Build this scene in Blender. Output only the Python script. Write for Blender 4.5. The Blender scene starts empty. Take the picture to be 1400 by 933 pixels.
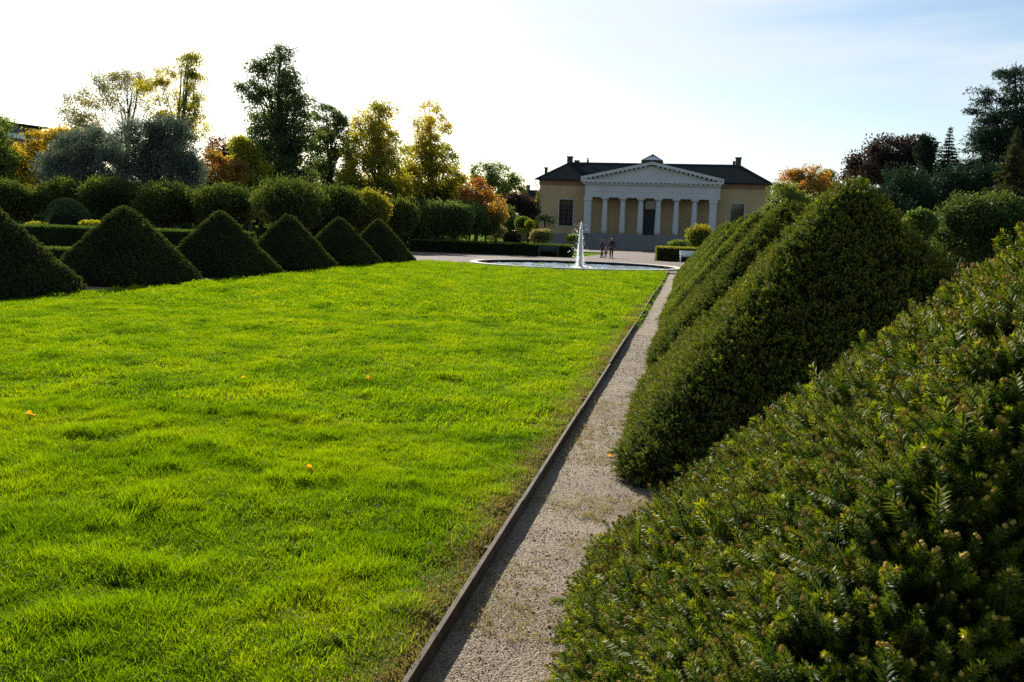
import bpy, math, random
import numpy as np
from mathutils import Matrix, Vector
SC = bpy.context.scene
COL = SC.collection
R = math.radians
rng = np.random.default_rng(7)
random.seed(7)

# ------------------------------------------------------------------ camera
CAM_H, FPX, PITCH, YAW, ROLL = 2.0, 1200.0, .126, -.196, -.032
_w = np.array([math.sin(YAW)*math.cos(PITCH), math.cos(YAW)*math.cos(PITCH), -math.sin(PITCH)])
_r0 = np.array([math.cos(YAW), -math.sin(YAW), 0.0]); _u0 = np.cross(_r0, _w)
_r = _r0*math.cos(ROLL) - _u0*math.sin(ROLL); _u = _u0*math.cos(ROLL) + _r0*math.sin(ROLL)
cd = bpy.data.cameras.new("camera"); cam = bpy.data.objects.new("camera", cd); COL.objects.link(cam)
cam.matrix_world = Matrix(((_r[0], _u[0], -_w[0], 0), (_r[1], _u[1], -_w[1], 0), (_r[2], _u[2], -_w[2], CAM_H), (0, 0, 0, 1)))
cd.sensor_width = 36; cd.lens = FPX/1400*36; cd.clip_start = .05; cd.clip_end = 3000
cd.dof.use_dof = True; cd.dof.focus_distance = 10; cd.dof.aperture_fstop = 9
SC.camera = cam

def at(px, py, Y):
    """survey helper: the place at distance Y up the garden seen at photo pixel px, py"""
    d = _w + (px-700)/FPX*_r - (py-466.5)/FPX*_u
    t = Y/d[1]
    return d[0]*t, d[2]*t + CAM_H
def ground_at(px, py, z=0.0):
    d = _w + (px-700)/FPX*_r - (py-466.5)/FPX*_u
    t = (z-CAM_H)/d[2]
    return d[0]*t, d[1]*t

# ------------------------------------------------------------------ sky, sun, exposure
SUN_EL, SUN_AZ = R(25), R(-30)             # azimuth from the garden axis (+Y), negative to the left
W = bpy.data.worlds.new("World"); SC.world = W; W.use_nodes = True
nt = W.node_tree; nt.nodes.clear()
out = nt.nodes.new('ShaderNodeOutputWorld'); bg = nt.nodes.new('ShaderNodeBackground')
sky = nt.nodes.new('ShaderNodeTexSky'); sky.sky_type = 'NISHITA'; sky.sun_disc = False
sky.sun_elevation = SUN_EL; sky.sun_rotation = SUN_AZ
sky.air_density = 1.0; sky.dust_density = .55; sky.ozone_density = 1.5
tc = nt.nodes.new('ShaderNodeTexCoord'); mp = nt.nodes.new('ShaderNodeMapping'); mp.inputs['Scale'].default_value = (1.2, 1.2, 9)
mp.inputs['Location'].default_value = (7.15, 3.6, 1.4)
nz = nt.nodes.new('ShaderNodeTexNoise'); nz.inputs['Scale'].default_value = 1.5; nz.inputs['Detail'].default_value = 7; nz.inputs['Roughness'].default_value = .55
rp = nt.nodes.new('ShaderNodeValToRGB'); rp.color_ramp.elements[0].position = .46; rp.color_ramp.elements[1].position = .68
rp.color_ramp.elements[1].color = (.8, .8, .8, 1)
mx = nt.nodes.new('ShaderNodeMix'); mx.data_type = 'RGBA'; mx.inputs['B'].default_value = (6.6, 7.0, 7.4, 1)
lk = nt.links.new
lk(tc.outputs['Generated'], mp.inputs['Vector']); lk(mp.outputs[0], nz.inputs['Vector']); lk(nz.outputs['Fac'], rp.inputs[0])
lk(rp.outputs[0], mx.inputs['Factor']); lk(sky.outputs[0], mx.inputs['A']); lk(mx.outputs['Result'], bg.inputs['Color'])
bg.inputs['Strength'].default_value = .056; lk(bg.outputs[0], out.inputs[0])
sl = bpy.data.lights.new("sun", 'SUN'); sl.energy = 5.0; sl.angle = R(.5); sl.color = (1, .93, .82)
so = bpy.data.objects.new("sun", sl); COL.objects.link(so)
SD = Vector((math.sin(SUN_AZ)*math.cos(SUN_EL), math.cos(SUN_AZ)*math.cos(SUN_EL), math.sin(SUN_EL)))
so.rotation_euler = SD.to_track_quat('Z', 'Y').to_euler()
SC.view_settings.view_transform = 'Standard'; SC.view_settings.look = 'None'
SC.view_settings.exposure = 1.27; SC.view_settings.gamma = 1
SC.render.engine = 'CYCLES'
SC.cycles.max_bounces = 6; SC.cycles.diffuse_bounces = 4; SC.cycles.glossy_bounces = 3; SC.cycles.transmission_bounces = 4
SC.cycles.transparent_max_bounces = 4; SC.cycles.use_denoising = False
SC.cycles.caustics_reflective = False; SC.cycles.caustics_refractive = False; SC.cycles.sample_clamp_indirect = 6

# ------------------------------------------------------------------ materials
def principled(name, col, rough=.8, noise=None, bump=None, metal=0, spec=.3, var=.35, coords='Object'):
    m = bpy.data.materials.new(name); m.use_nodes = True; n = m.node_tree.nodes; l = m.node_tree.links.new
    p = n['Principled BSDF']; p.inputs['Roughness'].default_value = rough; p.inputs['Metallic'].default_value = metal
    p.inputs['Specular IOR Level'].default_value = spec
    p.inputs['Base Color'].default_value = (*col, 1)
    t = n.new('ShaderNodeTexCoord')
    if noise:
        z = n.new('ShaderNodeTexNoise'); z.inputs['Scale'].default_value = noise; z.inputs['Detail'].default_value = 6; l(t.outputs[coords], z.inputs[0])
        c = n.new('ShaderNodeValToRGB'); c.color_ramp.elements[0].position = .3; c.color_ramp.elements[1].position = .7
        c.color_ramp.elements[0].color = (*[v*(1-var) for v in col], 1); c.color_ramp.elements[1].color = (*[min(1, v*(1+var)) for v in col], 1)
        l(z.outputs[0], c.inputs[0]); l(c.outputs[0], p.inputs['Base Color'])
    if bump:
        z2 = n.new('ShaderNodeTexNoise'); z2.inputs['Scale'].default_value = bump[0]; z2.inputs['Detail'].default_value = 5; l(t.outputs[coords], z2.inputs[0])
        b = n.new('ShaderNodeBump'); b.inputs['Strength'].default_value = bump[1]; b.inputs['Distance'].default_value = bump[2]
        l(z2.outputs[0], b.inputs['Height']); l(b.outputs[0], p.inputs['Normal'])
    return m

def leaf_mat(name, stops, transl=.45, tcol=None, gloss=.02, rough=.5, scale=.6, attr=True, mixn=.5):
    """foliage: colour picked per leaf (attribute tint or instance random) and by a slow noise in space; thin leaves let light through"""
    m = bpy.data.materials.new(name); m.use_nodes = True; n = m.node_tree.nodes; l = m.node_tree.links.new
    n.clear(); o = n.new('ShaderNodeOutputMaterial')
    if attr:
        a = n.new('ShaderNodeAttribute'); a.attribute_name = 'tint'; rnd = a.outputs['Fac']
    else:
        a = n.new('ShaderNodeObjectInfo'); rnd = a.outputs['Random']
    g = n.new('ShaderNodeNewGeometry'); z = n.new('ShaderNodeTexNoise'); z.inputs['Scale'].default_value = scale; z.inputs['Detail'].default_value = 3
    l(g.outputs['Position'], z.inputs[0])
    st = n.new('ShaderNodeMapRange'); st.inputs[1].default_value = .3; st.inputs[2].default_value = .7; l(z.outputs[0], st.inputs[0])
    mf = n.new('ShaderNodeMix'); mf.inputs['Factor'].default_value = mixn; l(rnd, mf.inputs['A']); l(st.outputs[0], mf.inputs['B'])
    c = n.new('ShaderNodeValToRGB')
    while len(c.color_ramp.elements) < len(stops): c.color_ramp.elements.new(.5)
    for e, (p, k) in zip(c.color_ramp.elements, stops): e.position = p; e.color = (*k, 1)
    l(mf.outputs['Result'], c.inputs[0])
    d = n.new('ShaderNodeBsdfDiffuse'); l(c.outputs[0], d.inputs[0])
    t = n.new('ShaderNodeBsdfTranslucent')
    tm = n.new('ShaderNodeMix'); tm.data_type = 'RGBA'; tm.blend_type = 'MULTIPLY'; tm.inputs['Factor'].default_value = 1
    tm.inputs['B'].default_value = (*(tcol or (1.6, 1.5, .7)), 1); l(c.outputs[0], tm.inputs['A']); l(tm.outputs['Result'], t.inputs[0])
    x = n.new('ShaderNodeMixShader'); x.inputs[0].default_value = transl; l(d.outputs[0], x.inputs[1]); l(t.outputs[0], x.inputs[2])
    s = n.new('ShaderNodeBsdfGlossy'); s.inputs['Roughness'].default_value = rough
    x2 = n.new('ShaderNodeMixShader'); x2.inputs[0].default_value = gloss; l(x.outputs[0], x2.inputs[1]); l(s.outputs[0], x2.inputs[2])
    l(x2.outputs[0], o.inputs[0])
    return m

M = {}
M['bark'] = principled('bark', (.06, .045, .032), .95, 6, (9, .6, .05))
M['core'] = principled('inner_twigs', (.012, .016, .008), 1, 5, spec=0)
M['soil'] = principled('soil', (.05, .045, .02), .95, 3, (40, .6, .03))
M['lawn'] = principled('lawn_base', (.028, .05, .006), 1, .8, (60, .7, .03), spec=0)
M['meadow'] = principled('meadow_ground', (.09, .15, .012), 1, .4, (30, .8, .05), spec=0)
M['stone'] = principled('plaster_white', (.45, .47, .48), .8, .6, (20, .1, .01), var=.07)
M['rimstone'] = principled('rim_limestone', (.48, .44, .34), .8, 2, (20, .2, .01), var=.15)
M['ochre'] = principled('ochre_plaster', (.39, .30, .16), .9, .35, (3, .15, .02), var=.16)
M['brownband'] = principled('brown_frieze', (.22, .13, .085), .85, .6, var=.1)
M['plinth'] = principled('grey_plinth', (.20, .20, .20), .85, 1.0, (6, .2, .02), var=.2)
M['step'] = principled('granite_steps', (.16, .16, .16), .8, 1.5, (20, .15, .01), var=.15)
M['roof'] = principled('black_sheet_roof', (.018, .023, .025), .9, 1.2, spec=0, var=.25)
M['verdigris'] = principled('green_flashing', (.03, .08, .06), .8, 2, spec=0)
M['chimney'] = principled('dark_chimney', (.05, .05, .048), .8, 3)
M['frame'] = principled('white_paint', (.40, .38, .34), .6)
M['darkwood'] = principled('dark_door', (.03, .035, .04), .6, 2)
M['bars'] = principled('brown_glazing_bars', (.11, .095, .08), .7)
M['pipe'] = principled('zinc_pipe', (.35, .33, .30), .45, metal=.6)
M['board'] = principled('weathered_board', (.075, .055, .038), .9, 9, (30, .5, .01), var=.4)
M['white'] = principled('white_bench_paint', (.75, .77, .78), .5)
M['greenpaint'] = principled('dark_green_bench', (.03, .05, .045), .6)
M['concrete'] = principled('pale_concrete', (.33, .34, .36), .8, .5, var=.1)
M['brick_wall'] = principled('red_brown_wall', (.16, .09, .07), .9, 2, var=.2)
M['cladding'] = principled('blue_grey_panel', (.08, .11, .15), .5, .8)
M['skin'] = principled('skin', (.42, .25, .18), .6)
M['hair'] = principled('hair_dark', (.03, .02, .015), .7)
M['hairfair'] = principled('hair_fair', (.20, .13, .06), .7)
M['jacket'] = principled('dark_blue_jacket', (.02, .025, .035), .8)
M['coat'] = principled('brown_coat', (.07, .055, .055), .85)
M['trousers'] = principled('brown_trousers', (.06, .04, .03), .9)
M['pink'] = principled('pale_pink_top', (.35, .22, .20), .9)
M['shoe'] = principled('dark_shoe', (.015, .013, .012), .6)
M['glass'] = principled('window_glass', (.02, .024, .028), .08, spec=.6)
M['sky_glass'] = principled('skylight_glass', (.70, .74, .76), .2, spec=.6)
M['globe'] = principled('opal_globe', (.85, .85, .82), .4)

def gravel_mat(name, base, dry):
    m = bpy.data.materials.new(name); m.use_nodes = True; n = m.node_tree.nodes; l = m.node_tree.links.new
    p = n['Principled BSDF']; p.inputs['Roughness'].default_value = .95; p.inputs['Specular IOR Level'].default_value = .2
    g = n.new('ShaderNodeNewGeometry')
    v = n.new('ShaderNodeTexVoronoi'); v.inputs['Scale'].default_value = 95; l(g.outputs['Position'], v.inputs[0])
    z = n.new('ShaderNodeTexNoise'); z.inputs['Scale'].default_value = 1.6; z.inputs['Detail'].default_value = 6; l(g.outputs['Position'], z.inputs[0])
    c = n.new('ShaderNodeValToRGB'); c.color_ramp.elements[0].position = .32; c.color_ramp.elements[1].position = .68
    c.color_ramp.elements[0].color = (*base, 1); c.color_ramp.elements[1].color = (*dry, 1); l(z.outputs[0], c.inputs[0])
    h = n.new('ShaderNodeHueSaturation'); h.inputs['Saturation'].default_value = .9
    mr = n.new('ShaderNodeMapRange'); mr.inputs[3].default_value = .45; mr.inputs[4].default_value = 1.5
    sp = n.new('ShaderNodeSeparateColor'); l(v.outputs['Color'], sp.inputs[0]); l(sp.outputs[0], mr.inputs[0]); l(mr.outputs[0], h.inputs['Value']); l(c.outputs[0], h.inputs['Color'])
    l(h.outputs[0], p.inputs['Base Color'])
    b = n.new('ShaderNodeBump'); b.inputs['Strength'].default_value = .8; b.inputs['Distance'].default_value = .008; l(v.outputs['Distance'], b.inputs['Height']); b.invert = True
    l(b.outputs[0], p.inputs['Normal'])
    return m
M['gravel'] = gravel_mat('gravel', (.155, .118, .076), (.225, .178, .118))
M['plaza'] = gravel_mat('plaza_gravel', (.095, .066, .053), (.13, .096, .078))
M['pebble'] = leaf_mat('pebbles', [(.1, (.16, .12, .076)), (.5, (.23, .178, .118)), (.95, (.40, .34, .25))], 0, attr=False, mixn=.2, gloss=.03)

G_STOPS = [(.1, (.034, .088, .002)), (.5, (.108, .192, .002)), (.9, (.195, .25, .005))]
M['grass'] = leaf_mat('grass_blade', G_STOPS, .58, (1.6, 1.5, .3), .01, .4, .9, attr=False, mixn=.6)
M['dry'] = leaf_mat('dry_grass_blade', [(.1, (.10, .08, .03)), (.5, (.20, .16, .06)), (.9, (.14, .20, .03))], .45, (1.4, 1.3, .7), .04, attr=False)
M['spruce'] = leaf_mat('spruce_needle', [(.15, (.017, .044, .006)), (.5, (.044, .090, .008)), (.85, (.082, .130, .011))], .42, (1.6, 1.5, .4), .012, .4, 1.2, attr=False, mixn=.45)
M['spruce_far'] = leaf_mat('yew_needle', [(.15, (.018, .038, .010)), (.5, (.034, .062, .013)), (.85, (.07, .10, .02))], .5, (2.0, 1.7, .8), .015, .45, 1.0, attr=False, mixn=.45)
M['spruce_tip'] = leaf_mat('young_needle', [(.15, (.055, .092, .008)), (.85, (.165, .195, .013))], .45, (1.6, 1.5, .4), .012, .4, 1.2, attr=False, mixn=.3)
M['bud'] = leaf_mat('brown_bud', [(.1, (.22, .145, .026)), (.9, (.42, .29, .055))], .25, (1.4, 1.2, .6), .02, attr=False)
M['twig'] = principled('twig', (.11, .075, .04), .9)
def lm(name, a, b, c, tr=.45, tcol=None, gloss=.02, scale=.35, mixn=.5): M[name] = leaf_mat(name, [(.12, a), (.5, b), (.88, c)], tr, tcol, gloss, .45, scale, True, mixn)
lm('hedge_leaf', (.022, .05, .012), (.045, .085, .016), (.10, .14, .02), .4)
lm('linden_leaf', (.022, .042, .012), (.042, .07, .016), (.12, .14, .026), .42)
lm('linden_yellow', (.06, .09, .016), (.14, .15, .02), (.26, .20, .02), .5)
lm('dark_green', (.035, .06, .026), (.065, .10, .038), (.13, .17, .055), .5)
lm('mid_green', (.045, .08, .022), (.085, .13, .028), (.16, .19, .04), .5)
lm('silver_leaf', (.055, .074, .060), (.095, .118, .096), (.155, .18, .145), .4, (1.2, 1.3, 1.0), .02)
lm('grey_green', (.10, .11, .06), (.18, .18, .10), (.30, .26, .13), .45)
lm('yellow_leaf', (.08, .11, .022), (.21, .185, .026), (.38, .27, .03), .5, (1.5, 1.35, .5))
lm('yellow_green', (.08, .12, .022), (.23, .23, .03), (.44, .34, .035), .6, (1.5, 1.45, .55))
lm('orange_leaf', (.12, .12, .028), (.27, .17, .034), (.36, .145, .04), .5, (1.5, 1.25, .6))
lm('red_leaf', (.05, .02, .022), (.11, .035, .03), (.18, .06, .035), .4, (1.5, 1.1, .9))
lm('beech_leaf', (.020, .015, .013), (.034, .023, .018), (.06, .04, .022), .3, (1.4, 1.2, .9))
lm('conifer', (.010, .022, .014), (.018, .036, .021), (.035, .056, .026), .2, (1.3, 1.4, .9), .01)
lm('pine', (.012, .027, .019), (.022, .044, .030), (.045, .07, .042), .25, (1.3, 1.4, 1.0), .01)
lm('brown_conifer', (.025, .034, .013), (.04, .05, .017), (.07, .075, .024), .2)
lm('bright_shrub', (.08, .10, .014), (.18, .19, .02), (.30, .28, .03), .5)
lm('palm_leaf', (.02, .035, .018), (.035, .055, .025), (.05, .075, .03), .2)
lm('fallen', (.60, .28, .015), (.72, .36, .02), (.80, .45, .03), .4, (1.3, 1.2, .6))

# ------------------------------------------------------------------ mesh helpers
def tag(o, label=None, cat=None, group=None, kind=None):
    if label: o['label'] = label
    if cat: o['category'] = cat
    if group: o['group'] = group
    if kind: o['kind'] = kind
    return o
def empty(name, loc=(0, 0, 0), label=None, cat=None, group=None):
    o = bpy.data.objects.new(name, None); o.location = loc; o.empty_display_size = .2; COL.objects.link(o)
    return tag(o, label, cat, group)
def link(name, me, parent=None, mats=None):
    o = bpy.data.objects.new(name, me); COL.objects.link(o)
    if parent is not None:
        o.parent = parent
    if mats:
        for m in (mats if isinstance(mats, (list, tuple)) else [mats]): me.materials.append(m)
    return o
def local(parent, V):
    if parent is None: return np.asarray(V, float)
    p = parent; off = np.zeros(3)
    while p is not None: off = off + np.array(p.location); p = p.parent
    return np.asarray(V, float) - off
def np_mesh(name, V, F, smooth=False, tint=None, matidx=None):
    """V (n,3), F (m,k) same-size faces or list of such arrays"""
    me = bpy.data.meshes.new(name); V = np.asarray(V, np.float32)
    Fs = F if isinstance(F, list) else [F]
    Fs = [np.asarray(f, np.int32) for f in Fs if len(f)]
    me.vertices.add(len(V)); me.vertices.foreach_set('co', V.ravel())
    nl = sum(f.size for f in Fs); npol = sum(len(f) for f in Fs)
    me.loops.add(nl); me.polygons.add(npol)
    me.loops.foreach_set('vertex_index', np.concatenate([f.ravel() for f in Fs]))
    tot = np.concatenate([np.full(len(f), f.shape[1], np.int32) for f in Fs]); st = np.concatenate([[0], np.cumsum(tot)[:-1]]).astype(np.int32)
    me.polygons.foreach_set('loop_start', st)
    me.polygons.foreach_set('use_smooth', np.full(npol, smooth))
    if matidx is not None: me.polygons.foreach_set('material_index', np.asarray(matidx, np.int32))
    if tint is not None:
        a = me.attributes.new('tint', 'FLOAT', 'POINT'); a.data.foreach_set('value', np.asarray(tint, np.float32))
    me.update(calc_edges=True); me.validate()
    return me
class MB:
    def __init__(s): s.V = []; s.F = []
    def add(s, V, F):
        o = len(s.V); s.V += [tuple(map(float, v)) for v in V]; s.F += [tuple(i+o for i in f) for f in F]; return s
    def box(s, x0, x1, y0, y1, z0, z1):
        return s.add([(x, y, z) for z in (z0, z1) for y in (y0, y1) for x in (x0, x1)],
                     [(0, 2, 3, 1), (4, 5, 7, 6), (0, 1, 5, 4), (2, 6, 7, 3), (0, 4, 6, 2), (1, 3, 7, 5)])
    def lathe(s, cx, cy, prof, n=16):
        V = []; F = []
        for r, z in prof:
            V += [(cx+r*math.cos(2*math.pi*i/n), cy+r*math.sin(2*math.pi*i/n), z) for i in range(n)]
        for k in range(len(prof)-1):
            F += [(k*n+i, k*n+(i+1) % n, (k+1)*n+(i+1) % n, (k+1)*n+i) for i in range(n)]
        F += [tuple(range(n))[::-1], tuple(range((len(prof)-1)*n, len(prof)*n))]
        return s.add(V, F)
    def prism(s, poly, y0, y1):            # poly in x,z, extruded along y
        n = len(poly)
        return s.add([(x, y0, z) for x, z in poly]+[(x, y1, z) for x, z in poly],
                     [tuple(range(n)), tuple(range(2*n-1, n-1, -1))]+[(i, i+n, (i+1) % n+n, (i+1) % n) for i in range(n)])
    def tube(s, P, rad, n=6):
        V, F = tube_arrays(P, rad, n); F = [tuple(f) for f in F]
        m = len(P)
        F += [tuple(range(n))[::-1], tuple(range((m-1)*n, m*n))]
        return s.add(V, F)
    def build(s, name, mat, parent=None, smooth=False, label=None):
        V = local(parent, s.V)
        me = bpy.data.meshes.new(name); me.from_pydata([tuple(v) for v in V], [], s.F); me.update()
        import bmesh
        b = bmesh.new(); b.from_mesh(me); bmesh.ops.recalc_face_normals(b, faces=b.faces); b.to_mesh(me); b.free()
        if smooth: me.polygons.foreach_set('use_smooth', [True]*len(me.polygons))
        o = link(name, me, parent, mat)
        if label: o['label'] = label
        return o
def tube_arrays(P, rad, n=6):
    P = np.asarray(P, float); rad = np.broadcast_to(np.asarray(rad, float), (len(P),))
    T = np.gradient(P, axis=0); T /= np.linalg.norm(T, axis=1)[:, None]+1e-9
    ref = np.array([.31, .95, .11]) if abs(T[:, 2]).mean() > .6 else np.array([.05, .1, 1.])
    A = np.cross(T, ref); A /= np.linalg.norm(A, axis=1)[:, None]+1e-9; B = np.cross(T, A)
    th = np.linspace(0, 2*np.pi, n, endpoint=False)
    V = P[:, None]+rad[:, None, None]*(np.cos(th)[None, :, None]*A[:, None]+np.sin(th)[None, :, None]*B[:, None])
    F = []
    for k in range(len(P)-1):
        for i in range(n): F.append((k*n+i, k*n+(i+1) % n, (k+1)*n+(i+1) % n, (k+1)*n+i))
    return V.reshape(-1, 3), np.array(F)
def unit(v): return v/(np.linalg.norm(v, axis=-1, keepdims=True)+1e-9)
def cards(P, D, L, Wd, S=None):
    """leaf-shaped rhombs, slightly cupped"""
    n = len(P); L = np.broadcast_to(L, (n,))[:, None]; Wd = np.broadcast_to(Wd, (n,))[:, None]
    if S is None: S = unit(np.cross(D, rng.normal(size=(n, 3))))
    N = np.cross(D, S)
    V = np.stack([P, P+D*L*.45+S*Wd*.5+N*Wd*.12, P+D*L, P+D*L*.45-S*Wd*.5+N*Wd*.12], 1).reshape(-1, 3)
    return V, np.arange(4*n).reshape(-1, 4)
def card_mesh(name, P, D, L, Wd, mat, parent, tint=None, S=None):
    V, F = cards(P, D, L, Wd, S)
    t = rng.random(len(P)) if tint is None else tint
    o = link(name, np_mesh(name, local(parent, V), F, tint=np.repeat(t, 4)), parent, mat); o['kind'] = 'stuff'
    return o
def hashn(ix, iy, seed):
    h = (ix.astype(np.int64)*374761393+iy.astype(np.int64)*668265263+seed*982451653) & 0xffffffff
    h = ((h ^ (h >> 13))*1274126177) & 0xffffffff
    return ((h ^ (h >> 16)) & 0xffff)/65535.0
def vn(x, y, s=1., seed=0):
    x = np.asarray(x, float)/s; y = np.asarray(y, float)/s; ix = np.floor(x); iy = np.floor(y); fx = x-ix; fy = y-iy
    fx = fx*fx*(3-2*fx); fy = fy*fy*(3-2*fy)
    a = hashn(ix, iy, seed); b = hashn(ix+1, iy, seed); c = hashn(ix, iy+1, seed); d = hashn(ix+1, iy+1, seed)
    return (a*(1-fx)+b*fx)*(1-fy)+(c*(1-fx)+d*fx)*fy
def vn3(P, s, seed=0): return (vn(P[:, 0]+P[:, 2]*.7, P[:, 1]-P[:, 2]*.4, s, seed)+vn(P[:, 2]+P[:, 0]*.3, P[:, 1]+P[:, 0]*.6, s, seed+9))/2

def gz(Y): return -.6*np.clip((np.asarray(Y, float)-60)/65, 0, 1)
def lawn_z(x, y): return -.07*np.clip(1-(np.hypot(x+6.75, y-53.0)-6.25)/4.5, 0, 1)+.05*(vn(x, y, 2.6, 3)-.5)+.035*(vn(x, y, .7, 4)-.5)+.02*(vn(x, y, .25, 5)-.5)

def euler_from_z(D, spin):
    """euler xyz turning local Z onto D with a roll about it"""
    D = unit(D); ref = np.where(np.abs(D[:, 2:3]) > .95, np.array([[1., 0, 0]]), np.array([[0, 0, 1.]]))
    X = unit(np.cross(ref, D)); Y = np.cross(D, X)
    c, s = np.cos(spin)[:, None], np.sin(spin)[:, None]
    X2 = X*c+Y*s; Y2 = -X*s+Y*c
    sy = -X2[:, 2]
    return np.stack([np.arctan2(Y2[:, 2], D[:, 2]), np.arcsin(np.clip(sy, -1, 1)), np.arctan2(X2[:, 1], X2[:, 0])], 1)
def scatter(name, P, E, S, pick, sources, parent=None):
    """one stuff object: geometry nodes lay the source meshes on the points"""
    P = local(parent, P)
    me = bpy.data.meshes.new(name); me.vertices.add(len(P)); me.vertices.foreach_set('co', np.asarray(P, np.float32).ravel())
    for nm, ty, arr, key in (('rot', 'FLOAT_VECTOR', E, 'vector'), ('scl', 'FLOAT_VECTOR', S, 'vector'), ('pick', 'INT', pick, 'value')):
        a = me.attributes.new(nm, ty, 'POINT'); a.data.foreach_set(key, np.asarray(arr, np.int32 if ty == 'INT' else np.float32).ravel())
    for s in sources:
        for m in s.materials:
            if m.name not in [x.name for x in me.materials]: me.materials.append(m)
    me.update(); o = link(name, me, parent); o['kind'] = 'stuff'
    g = bpy.data.node_groups.new(name+'_nodes', 'GeometryNodeTree')
    g.interface.new_socket('Geometry', in_out='INPUT', socket_type='NodeSocketGeometry'); g.interface.new_socket('Geometry', in_out='OUTPUT', socket_type='NodeSocketGeometry')
    n = g.nodes; l = g.links.new; gi = n.new('NodeGroupInput'); go = n.new('NodeGroupOutput')
    J = n.new('GeometryNodeJoinGeometry')
    for s in reversed(sources):
        so_ = bpy.data.objects.new(s.name, s)            # never linked to the scene: only its mesh is read
        oi = n.new('GeometryNodeObjectInfo'); oi.inputs['Object'].default_value = so_
        gt = n.new('GeometryNodeGeometryToInstance'); l(oi.outputs['Geometry'], gt.inputs[0]); l(gt.outputs[0], J.inputs[0])
    ip = n.new('GeometryNodeInstanceOnPoints'); l(gi.outputs[0], ip.inputs['Points']); l(J.outputs[0], ip.inputs['Instance'])
    ip.inputs['Pick Instance'].default_value = True
    def na(nm, ty):
        a = n.new('GeometryNodeInputNamedAttribute'); a.data_type = ty; a.inputs['Name'].default_value = nm; return a.outputs['Attribute']
    l(na('pick', 'INT'), ip.inputs['Instance Index'])
    er = n.new('FunctionNodeEulerToRotation'); l(na('rot', 'FLOAT_VECTOR'), er.inputs[0]); l(er.outputs[0], ip.inputs['Rotation'])
    l(na('scl', 'FLOAT_VECTOR'), ip.inputs['Scale']); l(ip.outputs[0], go.inputs[0])
    md = o.modifiers.new('scatter', 'NODES'); md.node_group = g
    return o
def sample(V, F, n):
    """area-weighted points and smooth normals on a quad grid surface"""
    V = np.asarray(V, float); F = np.asarray(F); T = np.concatenate([F[:, [0, 1, 2]], F[:, [0, 2, 3]]])
    a, b, c = V[T[:, 0]], V[T[:, 1]], V[T[:, 2]]; N = np.cross(b-a, c-a); A = np.linalg.norm(N, axis=1)
    i = rng.choice(len(T), n, p=A/A.sum()); u = rng.random((n, 1)); v = rng.random((n, 1)); k = (u+v) > 1; u = np.where(k, 1-u, u); v = np.where(k, 1-v, v)
    return a[i]+(b-a)[i]*u+(c-a)[i]*v, unit(N[i])

# ------------------------------------------------------------------ ground, lawn, paths
def sheet(name, x0, x1, y0, y1, nx, ny, zf, mat, keep=None):
    xs = np.linspace(x0, x1, nx+1); ys = np.linspace(y0, y1, ny+1); X, Y = np.meshgrid(xs, ys)
    Z = zf(X, Y); V = np.stack([X, Y, Z], -1).reshape(-1, 3)
    i = np.arange(nx)[None]+np.arange(ny)[:, None]*(nx+1); F = np.stack([i, i+1, i+nx+2, i+nx+1], -1).reshape(-1, 4)
    if keep is not None:
        c = V[F].mean(1); F = F[keep(c[:, 0], c[:, 1])]
    o = link(name, np_mesh(name, V, F, True), None, mat); o['kind'] = 'structure'
    return o
EDGE_X, LAWN_L = -1.12, -15.42
POOL = np.array([-6.75, 53.0]); POOL_R = 6.25
sheet('ground', -900, 900, -40, 1800, 36, 92, lambda x, y: gz(y)-.12+0*x, M['meadow'], lambda x, y: ~((np.abs(x) < 0) & (y < 0)))
sheet('gravel_path', EDGE_X-.02, 7, -4, 47.5, 60, 240, lambda x, y: -.075+.02*(vn(x, y, .8, 8)-.5)+.012*(vn(x, y, .2, 9)-.5), M['gravel'])
sheet('side_path', -22, LAWN_L+.02, -2, 47.5, 10, 60, lambda x, y: -.05+.0*x, M['gravel'])
outside_pool = lambda x, y: (np.hypot(x-POOL[0], y-POOL[1]) > POOL_R-.2)
sheet('lawn', LAWN_L, EDGE_X-.03, -1, 50.5, 140, 520, lambda x, y: lawn_z(x, y)-.01, M['lawn'], outside_pool)
sheet('gravel_plaza', -60, 60, 47.5, 73.2, 240, 104, lambda x, y: gz(y)-.02+0*x, M['plaza'], outside_pool)
sheet('gravel_walk', -9.6, -2.9, 73.2, 112, 14, 40, lambda x, y: gz(y)-.02+0*x, M['plaza'])
sheet('gravel_forecourt', -60, 60, 112, 158, 60, 20, lambda x, y: gz(y)-.02+0*x, M['plaza'])

# ---- grass
def blade_patch(name, nb, rad, h, w, mat):
    V = []; F4 = []; F3 = []
    for k in range(nb):
        a, r = random.uniform(0, 2*math.pi), rad*math.sqrt(random.random()); x, y = r*math.cos(a), r*math.sin(a)
        hh = h*random.uniform(.55, 1.15); la = random.uniform(0, 2*math.pi); ln = random.uniform(.15, .75)*hh
        ta = random.uniform(0, 2*math.pi); tx, ty = math.cos(ta)*w/2, math.sin(ta)*w/2; lx, ly = math.cos(la)*ln, math.sin(la)*ln
        o = len(V)
        V += [(x-tx, y-ty, -.01), (x+tx, y+ty, -.01), (x+lx*.35+tx*.8, y+ly*.35+ty*.8, hh*.6), (x+lx*.35-tx*.8, y+ly*.35-ty*.8, hh*.6), (x+lx, y+ly, hh*.95)]
        F4.append((o, o+1, o+2, o+3)); F3.append((o+3, o+2, o+4))
    me = np_mesh(name, V, [np.array(F4), np.array(F3)]); me.materials.append(mat); return me
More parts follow.
